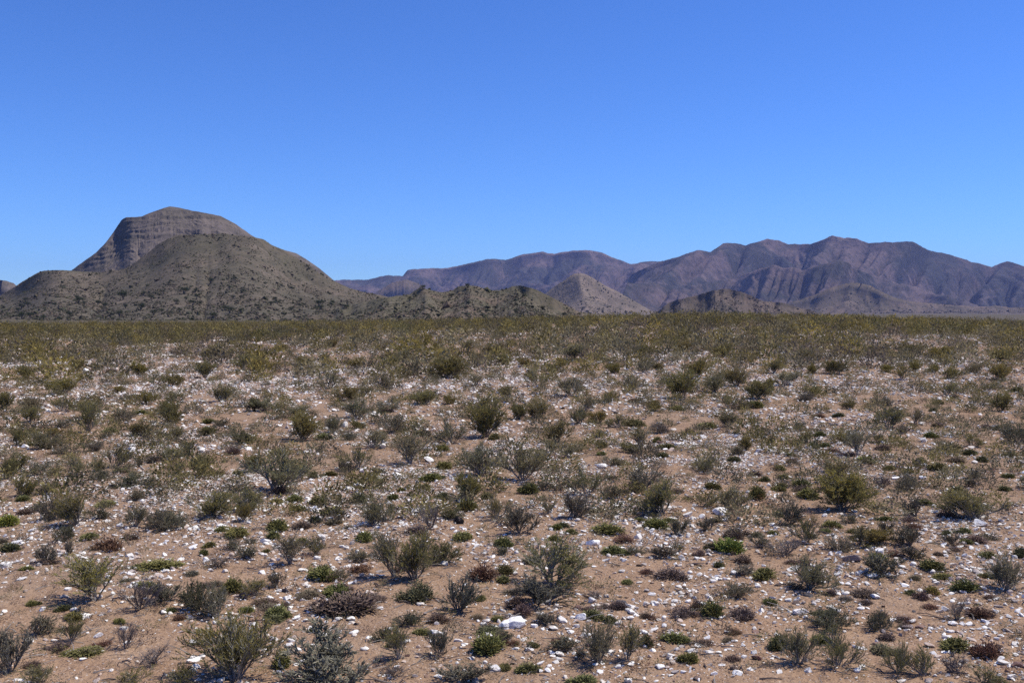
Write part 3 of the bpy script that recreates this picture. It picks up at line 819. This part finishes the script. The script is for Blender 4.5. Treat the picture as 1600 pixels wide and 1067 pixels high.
for _ in range(1700):                      # thinner scrub on the plain beyond the rise
    d = 125 + 260 * random.random(); x = random.uniform(-.72, .72) * d
    wd = random.uniform(.6, 1.7)
    spots.append((x, d, float(ground_z(x, d)), wd, wd * random.uniform(.4, .6), *col_of(random.choice("oogkmd")), random.randrange(99), random.uniform(0, 6.28)))
for _ in range(420):                       # the same scrub goes on beside the camera's view
    d = 2.5 + 13 * random.random(); x = random.choice([-1, 1]) * random.uniform(.56 * d + .15, .56 * d + 3.2)
    wd = random.uniform(.12, .45)
    if not free(x, d, wd * .5): continue
    TAKEN.append((x, d, wd * .5))
    spots.append((x, d, float(ground_z(x, d)), wd, wd * random.uniform(.35, .8), *col_of(random.choice("oggkynmpod")), random.randrange(99), random.uniform(0, 6.28)))
for _ in range(3300):                      # low grey and olive bushes between the listed ones
    d = 8 + 41 * random.random(); x = random.uniform(-.62, .62) * d
    wd = random.uniform(.10, .42)
    if not free(x, d, wd * .3): continue
    spots.append((x, d, float(ground_z(x, d)), wd, wd * random.uniform(.35, .75), *col_of(random.choice("ogggkkodom")), random.randrange(99), random.uniform(0, 6.28)))
mass("far_shrub_cover", spots, [small_plant(30 + k, 230, .135, .8) for k in range(8)], M_LEAF, "olive and grey shrubs massed over the far rise of the plain", "shrubs")
print("woody things:", N_WOODY, "cushions:", N_CUSH, "far mass:", len(spots))

# ------------------------------------------------------------------ stones
def ico(sub):
    import bmesh
    bm = bmesh.new(); bmesh.ops.create_icosphere(bm, subdivisions=sub, radius=1.0)
    bm.verts.ensure_lookup_table()
    V = np.array([v.co[:] for v in bm.verts]); F = np.array([[v.index for v in f.verts] for f in bm.faces]); bm.free()
    return V, F
def stone_shape(seed, sub, cuts=9, flat=.55):
    rng = np.random.default_rng(seed)
    V, F = ico(sub); V = V.copy()
    for _ in range(cuts):
        n_ = rng.normal(size=3); n_ /= np.linalg.norm(n_); h = rng.uniform(.32, .82)
        V -= np.maximum(V @ n_ - h, 0)[:, None] * n_
    V *= 1 + rng.normal(size=(len(V), 1)) * (.02 if sub > 2 else .05)
    V *= np.array([1, rng.uniform(.6, .95), flat * rng.uniform(.75, 1.3)])
    V[:, :2] *= .5 / np.abs(V[:, 0]).max(); V[:, 2] *= .5
    return V, F
WH = [(.87, .82, .735), (.80, .745, .66), (.90, .855, .785), (.70, .62, .53), (.82, .77, .68)]
def white():
    r = random.random()
    if r < .68: c = random.choice(WH)
    elif r < .84: c = (.56, .44, .36)
    else: c = (.42, .36, .32)
    return np.array(c) * random.uniform(.9, 1.03)
def darkc():
    return np.array(random.choice([(.07, .055, .05), (.12, .085, .07), (.15, .09, .075), (.10, .09, .09), (.22, .14, .11)])) * random.uniform(.8, 1.2)

ST_HI = [mesh_of("stone", *stone_shape(900 + k, 3, 11), M_STONE, np.ones(3)) for k in range(10)]
ST_DK = [mesh_of("stone", *stone_shape(950 + k, 3, 12, .5), M_DSTONE, np.ones(3)) for k in range(5)]
# listed stones: x, y of the foot, width, height
WHITE = """800 983 44 25;493 801 25 14;879 975 20 13;300 1035 27 17;517 814 22 10;908 970 19 14;925 943 14 14;986 953 19 11;1010 949 12 9;1026 946 11 7;505 997 23 8;428 1003 14 11;337 976 12 8;463 970 15 7;484 986 12 9;682 996 24 11;715 1006 17 7;657 946 14 8;681 978 11 8;738 1032 13 8;773 1052 23 19;757 978 16 8;620 1046 10 8;552 992 17 6;575 999 14 7;570 1018 14 8;870 1038 15 9;845 1052 9 8;856 1052 11 9;1008 1014 8 9;1000 1034 11 13;1048 1048 11 6;1058 967 10 9;1250 963 38 15;1265 1054 15 13;1173 1051 14 9;1179 1023 10 8;1138 1017 13 6;1162 1013 9 6;1129 1042 12 5;1190 957 12 10;1583 1065 26 15;1478 956 14 10;1369 937 14 9;1425 975 24 12;1415 918 14 7;1507 928 14 8;1557 940 14 7;1578 967 12 7;1565 1034 13 9;1340 1053 14 10;1505 978 14 10;74 780 11 7;191 769 9 9;187 824 12 7;150 819 9 8;168 817 14 6;26 851 20 8;8 888 20 14;50 831 15 7;203 871 18 10;130 970 26 11;152 1000 17 11;43 1006 18 11;32 908 18 8;4 958 12 7;413 851 19 12;344 825 14 10;300 858 16 9;410 898 15 9;502 843 12 9;495 875 10 9;558 761 19 10;546 767 19 7;651 801 24 8;568 823 18 8;589 827 9 10;693 885 15 10;717 877 9 13;641 786 14 10;634 834 10 7;687 793 9 7;590 752 18 6;620 748 14 10;928 854 25 16;999 842 17 12;946 835 15 7;927 801 15 8;1075 809 17 10;1064 876 13 14;1126 806 24 13;1098 812 14 9;1134 815 14 9;1168 797 14 7;1206 823 11 7;1290 809 11 7;1240 893 23 11;1376 868 17 13;1460 794 13 7;1462 803 13 7;1534 824 24 15;1511 843 10 7;1475 853 11 6;1366 904 24 9;1410 899 12 9;1457 897 10 10;1468 892 12 6;1147 900 10 12;1298 869 12 8;1400 750 13 7;1444 750 15 8;567 739 14 12;942 732 18 9;887 727 14 8;872 750 11 6;1444 692 12 9;1443 731 17 9;1523 725 11 9;1392 716 11 7;670 723 18 10;596 702 12 9;538 668 14 10;575 753 12 10;132 585 14 10;1062 697 16 5;1335 683 15 8;620 590 10 5"""
DARK = """717 820 22 14;379 939 19 15;443 927 19 9;901 953 17 9;973 947 22 9;1182 1034 19 11;1147 1050 15 10;1090 1066 15 9;1159 902 18 8;174 764 15 10;592 761 14 9;1331 880 34 17;1418 984 24 13;1370 1010 18 8;1590 1044 24 14;541 966 12 9;1142 966 14 8;1087 885 13 6;1182 991 14 6;1265 933 18 6;1215 916 14 5;72 1018 15 8;255 960 18 9;300 915 10 5;556 980 9 7;1440 985 18 6;1530 758 12 6;660 895 10 5;915 887 10 7;1010 826 10 6;1170 880 10 5;640 772 10 5;1000 887 12 4;838 1013 9 6;1245 945 16 8"""
def put_stone(px, py, wd, ht, dark, pt=None, me=None, rot=None, c=None):
    pt = pt or hit_ground(px, py - 1.0)
    if pt is None: return None
    x, y, z = pt; s = y / F_PX
    name = "dark_stone" if dark else "white_stone"
    o = link(name, me or random.choice(ST_DK if dark else ST_HI))
    W_, H_ = wd * s, ht * s
    # height of the picture is part depth part height
    base = o.data
    zz = [v.co.z for v in base.vertices] if base.get("zr") is None else None
    if zz: base["zr"] = max(zz) - min(zz)
    ang = math.atan2(CAM_Z - z, y)
    dep = .8 * W_
    hz = max(.25 * W_, (H_ - dep * math.sin(ang)) / math.cos(ang))
    hz = min(hz, .6 * W_)
    o.scale = (W_, W_, hz * 1.25 / base["zr"])
    o.location = (x, y + dep * .3, float(ground_z(x, y + dep * .3)) + hz * .30)
    o.rotation_euler = (random.uniform(-.18, .18), random.uniform(-.18, .18), random.uniform(-.5, .5) + random.choice([0, math.pi]) if rot is None else rot)
    c = c if c is not None else (darkc() if dark else np.array(random.choice(WH[:3])) * 1.02)
    o.color = (*[float(v) for v in c], 1)
    TOPS.append(dict(o=o, px=px, py=py, w=wd, h=ht, k='K' if dark else 'Q', word='dark stone' if dark else 'white quartz stone', tint='', cat='stone', group=GROUPS['dark' if dark else 'white']))
    return o

def boulder_two_lobes():
    rng = np.random.default_rng(5)
    V, F = ico(4); V = V.copy()
    for n_, h in (((0, 0, 1), .62), ((0, -1, .15), .72), ((1, 0, .2), .8), ((-1, -.2, .1), .78), ((0, 1, 0), .75), ((.5, -.5, .7), .8), ((-.6, .3, .7), .8)):
        n_ = np.array(n_, float); n_ /= np.linalg.norm(n_); V -= np.maximum(V @ n_ - h, 0)[:, None] * n_
    x = V[:, 0]; pinch = 1 - .2 * np.exp(-((x + .22) / .13) ** 2)
    V[:, 1] *= pinch; V[:, 2] *= pinch
    V *= (1 + .05 * (fbm(V[:, 0] * 3 + 5, V[:, 1] * 3 + V[:, 2] * 2, 4, 3)))[:, None]
    V *= np.array([.62, .40, .36]); V[:, 2] += .12 * V[:, 0]
    V[:, :2] *= .5 / np.abs(V[:, 0]).max()
    return mesh_of("stone", V, F, M_STONE, np.ones(3))
TWO = boulder_two_lobes()
NW = 0
for i, q in enumerate(WHITE.split(";")):
    a = list(map(float, q.split()))
    o = put_stone(*a, False, me=TWO if i == 0 else None, rot=.18 if i == 0 else (random.uniform(-.3, .3) if i < 3 else None))
    if o: NW += 1; TAKEN.append((o.location.x, o.location.y, a[2] * o.location.y / F_PX * .4))
for i, q in enumerate(DARK.split(";")):
    a = list(map(float, q.split()))
    c = {0: (.018, .016, .016), 5: (.12, .055, .05), 11: (.30, .235, .21), 12: (.27, .21, .19)}.get(i)
    o = put_stone(*a, True, c=c)

# the stone field: the largest left over are things, the rest is one mass of gravel
def stone_density(x, y):
    n1 = fbm(x * .45, y * .33, 55, 3); n2 = fbm(x * 1.7, y * 1.4, 66, 2)
    d = .44 + 1.0 * n1 + .7 * n2
    d = d + .25 * sstep(8, 22, y) - .35 * sstep(42, 60, y)
    return np.clip(d, .06, 1)
def field(n, d0, d1, lo, hi, power):
    out = RNG.uniform(0, 1, n)
    y = np.sqrt(d0 ** 2 + (d1 ** 2 - d0 ** 2) * out)
    x = RNG.uniform(-1, 1, n) * (.60 * y + 2.4)
    keep = RNG.uniform(0, 1, n) < stone_density(x, y)
    x, y = x[keep], y[keep]
    s = lo * (hi / lo) ** (RNG.uniform(0, 1, len(x)) ** power)
    return x, y, s
parts = [field(215000, 2.5, 14, .008, .050, 1.9), field(82000, 12, 32, .022, .10, 1.7), field(60000, 28, 66, .04, .15, 1.6)]
xs = np.concatenate([p[0] for p in parts]); ys = np.concatenate([p[1] for p in parts]); ss = np.concatenate([p[2] for p in parts])
zs = ground_z(xs, ys)
ppx, ppy, _d = project(xs, ys, zs)
wpx = ss * F_PX / ys
order = np.argsort(-wpx)
is_thing = np.zeros(len(xs), bool)
for k in order:
    if NW >= 295: break
    if not (4 < ppx[k] < 1596 and ppy[k] < 1064): continue
    if not free(xs[k], ys[k], ss[k] * .4): is_thing[k] = True; continue
    o = put_stone(float(ppx[k]), float(ppy[k]), float(wpx[k]), float(wpx[k]) * .6, False, (float(xs[k]), float(ys[k]), float(zs[k])), c=white() if random.random() < .3 else None)
    is_thing[k] = True; NW += 1
m_ = ~is_thing
def gravel(name, x, y, z, s, protos, cols, mat, label):
    n = len(x); nv = len(protos[0][0])
    PV = np.stack([p[0] for p in protos]); Fp = protos[0][1]
    which = RNG.integers(0, len(protos), n)
    V = PV[which]
    a = RNG.uniform(0, 6.283, n)[:, None]
    X = V[:, :, 0] * np.cos(a) - V[:, :, 1] * np.sin(a); Y = V[:, :, 0] * np.sin(a) + V[:, :, 1] * np.cos(a)
    tx = RNG.normal(size=(n, 1)) * .18; ty = RNG.normal(size=(n, 1)) * .18
    Z = V[:, :, 2] * RNG.uniform(.7, 1.3, (n, 1)) + X * tx + Y * ty
    S = s[:, None]
    V = np.stack([X * S + x[:, None], Y * S + y[:, None], Z * S + z[:, None] + .10 * S], -1).reshape(-1, 3)
    F = (Fp[None] + (np.arange(n) * nv)[:, None, None]).reshape(-1, Fp.shape[1])
    o = link(name, mesh_of(name, V, F, mat, np.repeat(cols, nv, 0)))
    tag(o, label, "gravel", kind="stuff")
LO = [stone_shape(1000 + k, 1, 7) for k in range(16)]
HI2 = [stone_shape(1100 + k, 2, 9) for k in range(16)]
nr_ = m_ & (ys < 13)
cw = lambda n: np.array([white() for _ in range(n)])
gravel("quartz_gravel", xs[nr_], ys[nr_], zs[nr_], ss[nr_], HI2, cw(int(nr_.sum())), M_STONE, "small white quartz pebbles scattered over the near sand")
nf_ = m_ & (ys >= 13)
gravel("quartz_scree", xs[nf_], ys[nf_], zs[nf_], ss[nf_], LO, cw(int(nf_.sum())), M_STONE, "white quartz stones spread across the plain farther off")
p1 = field(150000, 2.5, 15, .006, .032, 1.8); p2 = field(26000, 12, 45, .02, .10, 2.0)
xd, yd, sd = (np.concatenate([p1[k], p2[k]]) for k in range(3))
gravel("brown_gravel", xd, yd, ground_z(xd, yd), sd, LO, np.array([darkc() if random.random() < .35 else np.array(random.choice([(.27, .175, .125), (.36, .27, .21), (.30, .25, .22)])) * random.uniform(.7, 1.15) for _ in range(len(xd))]), M_DSTONE, "small brown and dark pebbles scattered over the sand")

# ---- dead twigs lying about
def litter():
    NEARP = [q for q in TAKEN if q[1] < 14 and q[2] > .05]
    g = Geo()
    for _ in range(4200):
        d = 3.0 + 13 * random.random(); x = random.uniform(-.6, .6) * d
        if random.random() < .65:
            q = random.choice(NEARP); x = q[0] + random.gauss(0, q[2] * .8) - q[2] * .4; d = q[1] + random.gauss(0, q[2] * .8)
        L = random.uniform(.03, .14); a = random.uniform(0, 6.28)
        p0 = np.array([x, d, float(ground_z(x, d)) + .003]); dv = np.array([math.cos(a), math.sin(a), random.uniform(0, .22)]) * L
        k = np.array([random.gauss(0, .1), random.gauss(0, .1), .05]) * L
        tube(g, np.array([p0, p0 + dv * .5 + k, p0 + dv]), np.array([.0032, .0028, .0015]) * random.uniform(.6, 1.4), np.array(random.choice([(.2, .17, .15), (.12, .09, .08), (.3, .27, .24)])), 3)
    V, F, C = g.get()
    tag(link("twig_litter", mesh_of("twig_litter", V, F, M_WOOD, C)), "dry dead twigs lying on the sand between shrubs", "twigs", kind="stuff")
litter()

# ------------------------------------------------------------------ hillside scrub and trees
def scrub(name, k, n, x0, x1, size, cols, label, flat=.7):
    u, DD, z, U = HILLS[k]
    rr, cc = z.shape
    P = []
    while len(P) < n:
        i = random.randrange(1, int(rr * .75)); j = random.randrange(1, cc - 1)
        px = 800 + U[i, j] * F_PX
        if not (x0 < px < x1) or z[i, j] < -2.2: continue
        if random.random() > .35 + .9 * float(fbm(px * .06, i * .12, 5 + k, 2)) + .35 * (1 - i / rr): continue
        fi, fj = random.random(), random.random()
        zz = z[i, j] * (1 - fi) * (1 - fj) + z[i - 1, j] * fi * (1 - fj) + z[i, j - 1] * (1 - fi) * fj + z[i - 1, j - 1] * fi * fj
        d = DD[i, j] * (1 - fi) + DD[i - 1, j] * fi; uu = (U[i, j] * (1 - fj) + U[i, j - 1] * fj) * (1 - fi) + (U[i - 1, j] * (1 - fj) + U[i - 1, j - 1] * fj) * fi
        P.append((uu * d, d, zz))
    P = np.array(P)
    s = size * np.exp(RNG.normal(size=len(P)) * .55)
    C = np.array([np.array(random.choice(cols)) * random.uniform(.7, 1.3) for _ in P])
    nv = len(LO[0][0]); PV = np.stack([p[0] for p in LO]); V = PV[RNG.integers(0, len(LO), len(P))]
    V = V * (1 + RNG.normal(size=V.shape) * .18)
    X = V[:, :, 0] * s[:, None] + P[:, 0:1]; Y = V[:, :, 1] * s[:, None] + P[:, 1:2]; Z = V[:, :, 2] * s[:, None] * 2 * flat + P[:, 2:3] + .15 * s[:, None]
    F = (LO[0][1][None] + (np.arange(len(P)) * nv)[:, None, None]).reshape(-1, 3)
    o = link(name, mesh_of(name, np.stack([X, Y, Z], -1).reshape(-1, 3), F, M_LEAF, np.repeat(C, nv, 0)))
    tag(o, label, "scrub", kind="stuff")
scrub("hillside_scrub", FRONT, 24000, -60, 620, .5, [(.07, .07, .04), (.10, .095, .05), (.13, .11, .07), (.16, .12, .085)], "small dark scrub dotted over the slopes of the front hill")
scrub("tan_slope_scrub", 3, 2600, 800, 1040, 1.5, [(.06, .058, .04), (.09, .08, .055)], "dark bushes speckling the tan cone-shaped hill")
scrub("foothill_scrub", 5, 4500, 1180, 1640, 1.7, [(.055, .052, .04), (.08, .07, .05)], "dark bushes speckling the dark foothill below the range")
scrub("outcrop_scrub", 4, 2600, 1000, 1290, 1.0, [(.055, .052, .04), (.09, .08, .055), (.16, .12, .09)], "dark bushes and rocks on the rocky outcrop hill")
scrub("ridge_scrub", RIDGE, 10000, 500, 960, .42, [(.07, .07, .04), (.10, .095, .05), (.17, .125, .085)], "small dark scrub and rocks over the low rocky ridge")

def tree_proto(seed):
    rng = np.random.default_rng(seed)
    g = Geo(); gt = Geo()
    n = 420
    cen = rng.normal(size=(6, 3)) * np.array([.22, .22, .1]) + np.array([0, 0, .6])
    c = cen[rng.integers(0, 6, n)]
    P = c + rng.normal(size=(n, 3)) * np.array([.14, .14, .12]); P[:, 2] = np.clip(P[:, 2], .12, 1.05)
    C = np.ones((n, 3)) * rng.uniform(.6, 1.4, (n, 1))
    leaf_quads(g, P, rng.normal(size=(n, 3)) + np.array([0, 0, .5]), .12 * rng.uniform(.6, 1.4, n), .06, C)
    for k in range(4):
        a = rng.uniform(0, 6.28); q = cen[k]
        tube(gt, np.array([[0, 0, -.06], [q[0] * .3, q[1] * .3, .25], q]), np.array([.045, .032, .015]), np.array([.12, .1, .085]), 4)
    return g.get(), gt.get()
TREES = []
for k in range(5):
    (V, F, C), (Vt, Ft, Ct) = tree_proto(40 + k)
    TREES.append((mesh_of("crown", V, F, M_LEAF, C), mesh_of("trunk", Vt, Ft, M_WOOD, Ct)))
TREE_AT = [(FRONT, t) for t in [(193, 468, 14), (220, 484, 12), (236, 467, 9), (164, 481, 10), (153, 477, 9), (123, 474, 12), (110, 496, 10), (34, 498, 11), (47, 495, 9), (34, 482, 9), (44, 479, 8), (68, 500, 9), (187, 494, 10), (196, 482, 8), (240, 492, 10), (253, 488, 6), (288, 459, 14), (301, 477, 11), (307, 467, 8), (312, 476, 7), (329, 442, 10), (334, 497, 12), (351, 485, 9), (359, 489, 12), (376, 489, 10), (364, 467, 7), (368, 438, 6), (402, 482, 10), (423, 477, 9), (434, 476, 8), (498, 479, 12), (500, 484, 10), (520, 476, 8), (275, 475, 8), (281, 487, 7), (305, 457, 8), (225, 461, 8), (263, 444, 6), (71, 477, 7), (86, 478, 7), (40, 471, 7), (29, 487, 8), (89, 501, 6), (376, 467, 6), (381, 457, 6), (160, 458, 5), (172, 426, 5), (120, 468, 7), (132, 476, 7), (430, 470, 7), (455, 486, 8), (470, 470, 6)]] + \
          [(RIDGE, t) for t in [(541, 482, 9), (534, 478, 7), (661, 452, 8), (706, 464, 7), (620, 478, 6), (691, 476, 7), (881, 495, 8), (806, 490, 7), (760, 488, 7), (730, 449, 7), (640, 470, 6), (848, 484, 7)]]
for k, (px, py, wd) in TREE_AT:
    pt = hit_hill(k, px, py)
    if pt is None: continue
    s = wd * 1.15 * pt[1] / F_PX
    cr, tr = random.choice(TREES)
    root = bpy.data.objects.new("hillside_tree", None); COL.objects.link(root)
    root.location = pt; root.scale = (s, s, s * random.uniform(.7, .95)); root.rotation_euler = (0, 0, random.uniform(0, 6.28))
    c = link("crown", cr, root); c.color = (.055, .066, .034, 1); link("trunk", tr, root)
    TOPS.append(dict(o=root, px=px, py=py, w=wd, h=wd, k='T', word='dark tree', tint='', cat='tree', group=GROUPS['tree'], hill='front hill' if k == FRONT else 'low rocky ridge'))

# ------------------------------------------------------------------ labels
HERO = [  # (near pixel x, y, kind), label, short name used by its neighbours
    ((800, 983, 'Q'), "large white quartz boulder of two joined lobes below a purplish cushion plant", "the two-lobed white boulder"),
    ((493, 801, 'Q'), "flat white quartz slab between two green cushion plants", "the flat white slab"),
    ((879, 975, 'Q'), "square-cut white stone on bare sand near the two-lobed boulder", "the square-cut white stone"),
    ((300, 1035, 'Q'), "white domed stone with dark shaded underside beside the biggest near bush", "the white domed stone"),
    ((928, 854, 'Q'), "pitted lumpy whitish rock behind a green mat plant", "the pitted whitish rock"),
    ((1534, 824, 'Q'), "rounded grey-white rock under the broad low olive bush", "the rounded grey-white rock"),
    ((1583, 1065, 'Q'), "blocky white stone in the near right corner of the photo", "the white corner block"),
    ((1250, 963, 'Q'), "long white stone with reddish side behind dark green shrub", "the long red-sided stone"),
    ((717, 820, 'K'), "jet black angular stone alone on bare sand", "the jet black stone"),
    ((1331, 880, 'K'), "large pinkish grey boulder beside a dark finger-stemmed shrub", "the pinkish grey boulder"),
    ((379, 939, 'K'), "dark slate stone standing upright beside a small yellow-olive shrub", "the upright slate stone"),
    ((862, 916, 'W'), "tallest olive broom-like bush in the middle foreground", "the tall central bush"),
    ((368, 1062, 'W'), "biggest nearest twiggy bush with bare grey trunk showing", "the biggest near bush"),
    ((508, 1066, 'F'), "widest dark finger-stemmed shrub at the near edge", "the wide finger-stemmed shrub"),
    ((1139, 862, 'G'), "brightest green rounded cushion plant on open sand", "the brightest green cushion"),
    ((1314, 798, 'O'), "big yellow-olive bush standing clear on the stony ground", "the big yellow-olive bush"),
    ((816, 750, 'W'), "broad grey woody bush spreading over pale stems", "the broad grey bush"),
    ((540, 955, 'D'), "wide dark purplish brown cushion plant on red sand", "the wide brown cushion"),
    ((1540, 1026, 'D'), "dark red-brown cushion plant with crimson shadows beside a green one", "the dark red cushion"),
    ((430, 766, 'W'), "large grey bush with dark open base and pale stems", "the large pale-stemmed bush"),
    ((1496, 968, 'B'), "bare forked dead branch leaning over the sand", "the bare forked branch"),
    ((150, 938, 'W'), "yellow-tipped twiggy bush with bare pinkish sand beside it", "the yellow-tipped bush"),
    ((12, 821, 'G'), "lime green cushion plant cut by the photo's left edge", "the lime green cushion"),
    ((760, 1019, 'G'), "bright green finger-leaved plant below the two-lobed boulder", "the bright finger-leaved plant"),
    ((955, 1036, 'W'), "grey-green twiggy bush casting a long dark shadow at its foot", "the shadow-casting bush"),
    ((1247, 1038, 'W'), "grey-green bush leaning over dark red stone near the front", "the leaning grey bush"),
    ((1518, 811, 'W'), "broad low olive bush spread behind a rounded rock", "the broad low bush"),
    ((641, 724, 'W'), "upright grey bush with bare black stems on its side", "the black-stemmed bush"),
    ((1388, 670, 'W'), "lone dark olive bush on stony ground farther off", "the lone dark bush"),
    ((1066, 623, 'O'), "tall olive clump of a bush amid lower scrub", "the tall olive clump"),
    ((557, 576, 'O'), "glowing yellow-olive dome bush far across the stones", "the glowing yellow dome"),
    ((278, 555, 'S'), "blackish round low shrub far off below the butte", "the blackish round shrub"),
    ((700, 592, 'O'), "large spreading olive bush in the far middle ground", "the large spreading bush"),
    ((1116, 613, 'W'), "grey-green shrub close beyond the tall olive clump", "the grey companion shrub"),
    ((138, 674, 'W'), "tall narrow olive shrub on the white stones off to the left", "the tall narrow shrub"),
    ((1570, 922, 'W'), "grey-green open shrub near the photo's right edge", "the open edge shrub"),
    ((16, 1052, 'F'), "dark finger-stemmed shrub cut by the photo's left edge", "the dark edge shrub"),
]
used = set()
REF = []
for (hx, hy, hk), lab, ref in HERO:
    best = min((d for d in TOPS if d['k'] == hk and id(d) not in used), key=lambda d: (d['px'] - hx) ** 2 + (d['py'] - hy) ** 2)
    used.add(id(best)); best['label'] = lab
    REF.append((best['px'], best['py'], ref))
ORD = ["", "second", "third", "fourth", "fifth", "sixth", "seventh", "eighth", "ninth", "tenth", "eleventh", "twelfth", "thirteenth", "fourteenth", "fifteenth", "sixteenth", "seventeenth", "eighteenth", "nineteenth", "twentieth"]
def size_word(d):
    if d['k'] in 'QK':
        return 'tiny' if d['w'] < 7 else 'small' if d['w'] < 11 else 'mid-sized' if d['w'] < 16 else 'large'
    if d['k'] == 'T':
        return 'little' if d['w'] < 8 else 'rounded' if d['w'] < 11 else 'large'
    a = 'tiny' if d['w'] < 18 else 'small' if d['w'] < 30 else 'mid-sized' if d['w'] < 48 else 'large'
    return a
cells = {}
SECT = [(0, 170, "below the saddle west of the butte"), (170, 330, "below the butte's summit"), (330, 520, "below the front hill's steep end"), (520, 700, "below the dip after the front hill"),
        (700, 850, "below the low rocky ridge"), (850, 1000, "below the tan cone hill"), (1000, 1150, "below the rocky outcrop hill"), (1150, 1330, "below the range's highest peak"), (1330, 1480, "below the range's second summit"), (1480, 1601, "below the range's falling end")]
for d in TOPS:
    if 'label' in d: continue
    desc = " ".join(s for s in (size_word(d), d['tint'], d['word']) if s)
    px, py = d['px'], d['py']
    if d['k'] == 'T':
        part = "upper slope" if py < 465 else "middle slope" if py < 480 else "foot"
        key = (desc, f"on the {part} of the {d['hill']}"); order = px
        cells.setdefault(key, []).append((order, d, "from left"))
        continue
    sc = 1 + (py - 500) / 300
    bx, by, ref = min(REF, key=lambda r: (r[0] - px) ** 2 + ((r[1] - py) * 1.7) ** 2)
    dx, dy = px - bx, (py - by) * 1.7
    dist = math.hypot(dx, dy)
    if dist < 75 * sc:
        rel = ("left of" if dx < 0 else "right of") if abs(dx) > 2.2 * abs(dy) else ("in front of" if dy > 0 else "behind") if abs(dy) > 2.2 * abs(dx) else (("before and left of" if dx < 0 else "before and right of") if dy > 0 else ("behind and left of" if dx < 0 else "behind and right of"))
        cells.setdefault((desc, rel + " " + ref), []).append((dist, d, "out"))
    else:
        sec = next((s for a, b, s in SECT if a <= px < b), SECT[0 if px < 0 else -1][2])
        band = "nearest strip" if py > 940 else "near ground" if py > 830 else "middle ground" if py > 720 else "farther ground" if py > 620 else "far plain"
        cells.setdefault((desc, f"on the {band} {sec}"), []).append((px, d, "from left"))
for (desc, where), v in cells.items():
    v.sort(key=lambda a: a[0])
    for i, (_o, d, how) in enumerate(v):
        if len(v) == 1: d['label'] = f"{desc} {where}"
        elif how == "out": d['label'] = (f"nearest {desc} {where}" if i == 0 else f"{ORD[min(i, 19)]} nearest {desc} {where}")
        else: d['label'] = (f"leftmost {desc} {where}" if i == 0 else f"{ORD[min(i, 19)]} {desc} from left {where}")
long_ = 0
for d in TOPS:
    if len(d['label'].split()) > 16 and d['tint']:
        short = d['label'].replace(d['tint'] + " ", "")
        if short not in {q.get('label') for q in TOPS}: d['label'] = short
        if len(d['label'].split()) > 16: d['label'] = d['label'].replace('mid-sized ', '').replace(' bushy shrub', ' bush').replace(' twiggy shrub', ' twiggy bush')
    wds = d['label'].split()
    if len(wds) > 16: long_ += 1
    tag(d['o'], d['label'], d['cat'], d['group'])
print("things:", len(TOPS), "long labels:", long_, "distinct:", len({d['label'] for d in TOPS}))

# ------------------------------------------------------------------ air
def haze():
    m, t, out = new_mat("haze"); n = N(t)
    v = n.n("ShaderNodeVolumePrincipled")
    v.inputs['Color'].default_value = (.44, .53, 1.0, 1)
    v.inputs['Density'].default_value = 4.6e-5
    v.inputs['Anisotropy'].default_value = 0.0
    n.l(v.outputs['Volume'], out.inputs['Volume'])
    x, y0, y1, z0, z1 = 9100, -9100, 9100, -40, 440
    V = [(-x, y0, z0), (x, y0, z0), (x, y1, z0), (-x, y1, z0), (-x, y0, z1), (x, y0, z1), (x, y1, z1), (-x, y1, z1)]
    F = [(0, 3, 2, 1), (4, 5, 6, 7), (0, 1, 5, 4), (1, 2, 6, 5), (2, 3, 7, 6), (3, 0, 4, 7)]
    tag(link("haze", mesh_of("haze", np.array(V), np.array(F), m)), kind="stuff")
haze()
